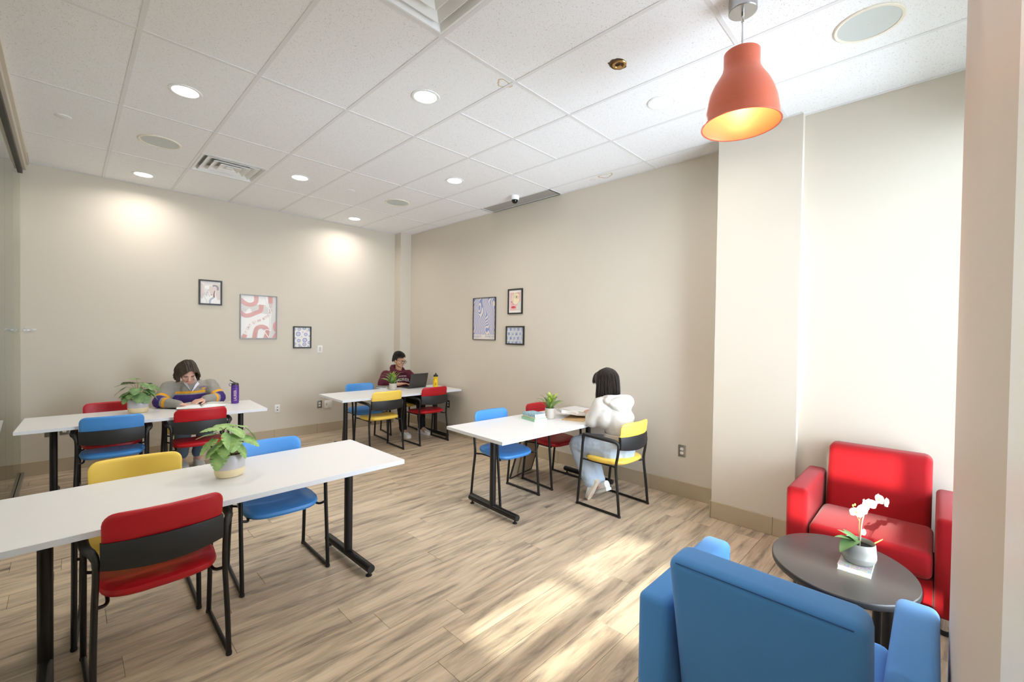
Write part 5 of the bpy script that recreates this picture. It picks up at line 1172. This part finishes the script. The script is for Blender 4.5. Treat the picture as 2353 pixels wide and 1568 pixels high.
strands('hair', M2, HC2, pts, HM2, p2, .0052, 6, [((0, -.03, .042), (.080, .086, .074)), ((0, -.048, .0), (.077, .064, .066))])
face_parts(HC2, M2, p2, pmat('brow_black', (26, 20, 18), .7), LIP2, 'open')
P2 = lambda x, y, z: Vector(HC2)+M2 @ Vector((x, y, z)); gb = B()
for sx in (-1, 1):
    gb.tube([P2(sx*.034+.025*math.cos(2*PI*k/20), .101-.008*math.cos(2*PI*k/20)*sx, -.004+.022*math.sin(2*PI*k/20)) for k in range(21)], .0026, 6, cap=False)
    gb.tube([P2(sx*.058, .094, .004), P2(sx*.075, .05, .006), P2(sx*.083, -.01, .004)], .002, 6)
gb.tube([P2(-.009, .106, -.001), P2(0, .109, .002), P2(.009, .106, -.001)], .0022, 6); gb.build('glasses', pmat('dark_acetate', (34, 30, 28), .3), p2, world=True)

p2.location += Vector((.045, .07, -.013))
for o_ in p2.children:
    if o_.name.startswith('shoe'): o_.location.z += .013
# ---- reader in the white hoodie, back to the camera
p3 = thing('person', 'person in a cream white hoodie and pale jeans seen from behind, reading', 'person', (3.55, 2.15, 0))
HC3 = (3.605, 2.255, 1.115); M3 = hframe(PI+R(-14), R(32), R(0))
shL, shR = (3.42, 2.205, .925), (3.71, 2.085, .938); elL, elR = (3.405, 2.27, .765), (3.84, 2.30, .80); wrL, wrR = (3.590, 2.43, .772), (3.81, 2.49, .778)
hipL, hipR = (3.47, 2.10, .505), (3.62, 2.085, .505); knL, knR = (3.455, 2.46, .50), (3.625, 2.50, .50); anL, anR = (3.475, 2.30, .16), (3.56, 2.28, .13)
body = head_blobs(HC3, M3, .97)+[('c', (3.565, 2.165, .97), .05, (3.595, 2.235, 1.06), .046), ('c', (3.545, 2.06, .56), .12, (3.555, 2.11, .80), .115), ('c', (3.555, 2.11, .80), .115, (3.565, 2.145, .90), .09),
       ('c', shR, .048, shL, .048), ('c', shR, .045, elR, .036), ('c', elR, .036, wrR, .024), ('c', shL, .045, elL, .036), ('c', elL, .036, wrL, .024),
       ('c', hipR, .08, knR, .056), ('c', knR, .052, anR, .034), ('c', hipL, .08, knL, .056), ('c', knL, .052, anL, .034), ('c', anL, .034, (3.475, 2.33, .05), .03), ('c', anR, .034, (3.59, 2.36, .05), .03)]
body += hand_blobs(wrL, (3.690, 2.50, .788), (0, 0, 1), (.7, -.5, 0), .92, .35)+hand_blobs(wrR, (3.77, 2.59, .79), (0, 0, 1), (-1, -.3, 0), .92, .35)
organic('body', body, [SK1], p3, .0055, 3)
M_cr = pmat('cream_fleece', (198, 193, 186), .95, var=.03, scale=150, bump=.2, bscale=400)
fx = Vector((shR[0]-shL[0], shR[1]-shL[1], 0)).normalized(); fy = Vector((-fx.y, fx.x, 0)); T0 = Vector((3.56, 2.13, 0))
W3 = lambda a, q, z: tuple(T0+fx*a+fy*q+Vector((0, 0, z)))
hd = [('c', (3.545, 2.05, .675), .138, (3.55, 2.09, .78), .138), ('c', (3.55, 2.09, .78), .138, (3.562, 2.14, .90), .112), ('c', (3.45, 2.165, .79), .09, (3.655, 2.075, .79), .09), ('c', shL, .066, shR, .066), ('c', W3(-.08, .0, .945), .07, W3(.08, 0, .945), .07), ('c', W3(-.11, 0, .90), .075, W3(.11, 0, .90), .075),
      ('c', shL, .068, elL, .066), ('c', elL, .064, (3.555, 2.405, .770), .040), ('c', shR, .068, elR, .066), ('c', elR, .064, (3.82, 2.46, .776), .040),
      ('c', W3(-.06, -.01, .965), .05, W3(.06, -.01, .965), .05)]
organic('hoodie', hd, [M_cr], p3, .006, 26, .004, 9)
b = B(); hem = lambda z, r_: [(3.545+r_*1.06*math.cos(2*PI*k/32), 2.052+r_*math.sin(2*PI*k/32), z) for k in range(32)]
b.loft([hem(.60, .136), hem(.602, .142), hem(.63, .147), hem(.668, .146), hem(.67, .14)], cap=False); b.build('ribbed_hem', pmat('cream_rib', (192, 187, 180), .95, var=.05, scale=200, stretch=(60, 60, 1)), p3, world=True)
hb = [('e', W3(.0, -.088, .945), (.128, .048, .058), Matrix.Rotation(math.atan2(fx.y, fx.x), 3, 'Z')), ('c', W3(-.125, -.05, .965), .032, W3(.03, -.128, .835), .026), ('c', W3(.125, -.05, .965), .032, W3(.04, -.128, .835), .026), ('e', W3(.015, -.112, .895), (.075, .030, .055), Matrix.Rotation(math.atan2(fx.y, fx.x), 3, 'Z')),
      ('c', W3(-.105, -.045, .992), .026, W3(.105, -.045, .992), .026), ('c', W3(-.105, -.045, .99), .028, W3(-.105, .07, .965), .024), ('c', W3(.105, -.045, .99), .028, W3(.105, .07, .965), .024)]
organic('hood', hb, [M_cr], p3, .005, 12, .003, 14)
M_lj = pmat('light_blue_denim', (186, 200, 216), .9, var=.07, scale=60, bump=.2, bscale=500)
organic('jeans', [('c', hipR, .112, knR, .086), ('c', knR, .086, (3.585, 2.32, .17), .076), ('c', hipL, .112, knL, .088), ('c', knL, .088, (3.475, 2.325, .19), .078), ('c', hipR, .125, hipL, .125), ('c', (3.545, 2.055, .53), .138, (3.545, 2.055, .62), .133)], [M_lj], p3, .007, 5, .005, 15)
M_wl = pmat('white_leather', (0, 0, 0)); M_so = pmat('cream_rubber', (226, 212, 194), .7)
shoe((3.468, 2.262, .165), (3.452, 2.335, .01), (0, .8, .5), p3, M_wl, M_so, .86); shoe((3.565, 2.215, .10), (3.60, 2.36, .03), (0, .3, 1), p3, M_wl, pmat('white_rubber', (0, 0, 0)), .92)
HM3 = hair_mat('long_black_hair', (30, 25, 23), (66, 57, 52)); pts = []; r4 = random.Random(9)
fall = M3.inverted() @ Vector((0, 0, -1))
for i in range(64):
    a = R(-132+264*i/63)    # around the back of the head, 0 = straight back
    for j in range(4):
        rx_, ry_ = .086+.005*j, .104+.006*j; x, y0 = rx_*math.sin(a), -ry_*math.cos(a)-.022
        e = r4.uniform(-.004, .004)
        p0 = Vector((x*.12, -.03+y0*.15, .124)); pa = Vector((x*.6, y0*.62, .108)); p1_ = Vector((x*.93, y0*.92, .06)); p2_ = Vector((x*1.02+e, y0*1.0, .0)); p3_ = p2_+fall*.10+Vector((x*.06, -.022*max(0, math.cos(a)), 0)); p4_ = p2_+fall*(.185+.03*r4.random()+.035*max(0, math.cos(a)))+Vector((x*.02+e, -.04*max(0, math.cos(a)), 0))
        pts.append([tuple(p0), tuple(pa), tuple(p1_), tuple(p2_), tuple(p3_), tuple(p4_)])
for i in range(14): x = -.066+.0101*i; pts.append([(x*.3, -.01, .124), (x*.8, .05, .112), (x*1.05, .09, .066), (x*1.15, .1, .03)])
strands('hair', M3, HC3, pts, HM3, p3, .0066, 6, [((0, -.026, .036), (.080, .090, .082)), ((0, -.036, -.01), (.076, .072, .07))], s=.97)
face_parts(HC3, M3, p3, pmat('brow_black', (0, 0, 0)), LIP1, 'down', .97)
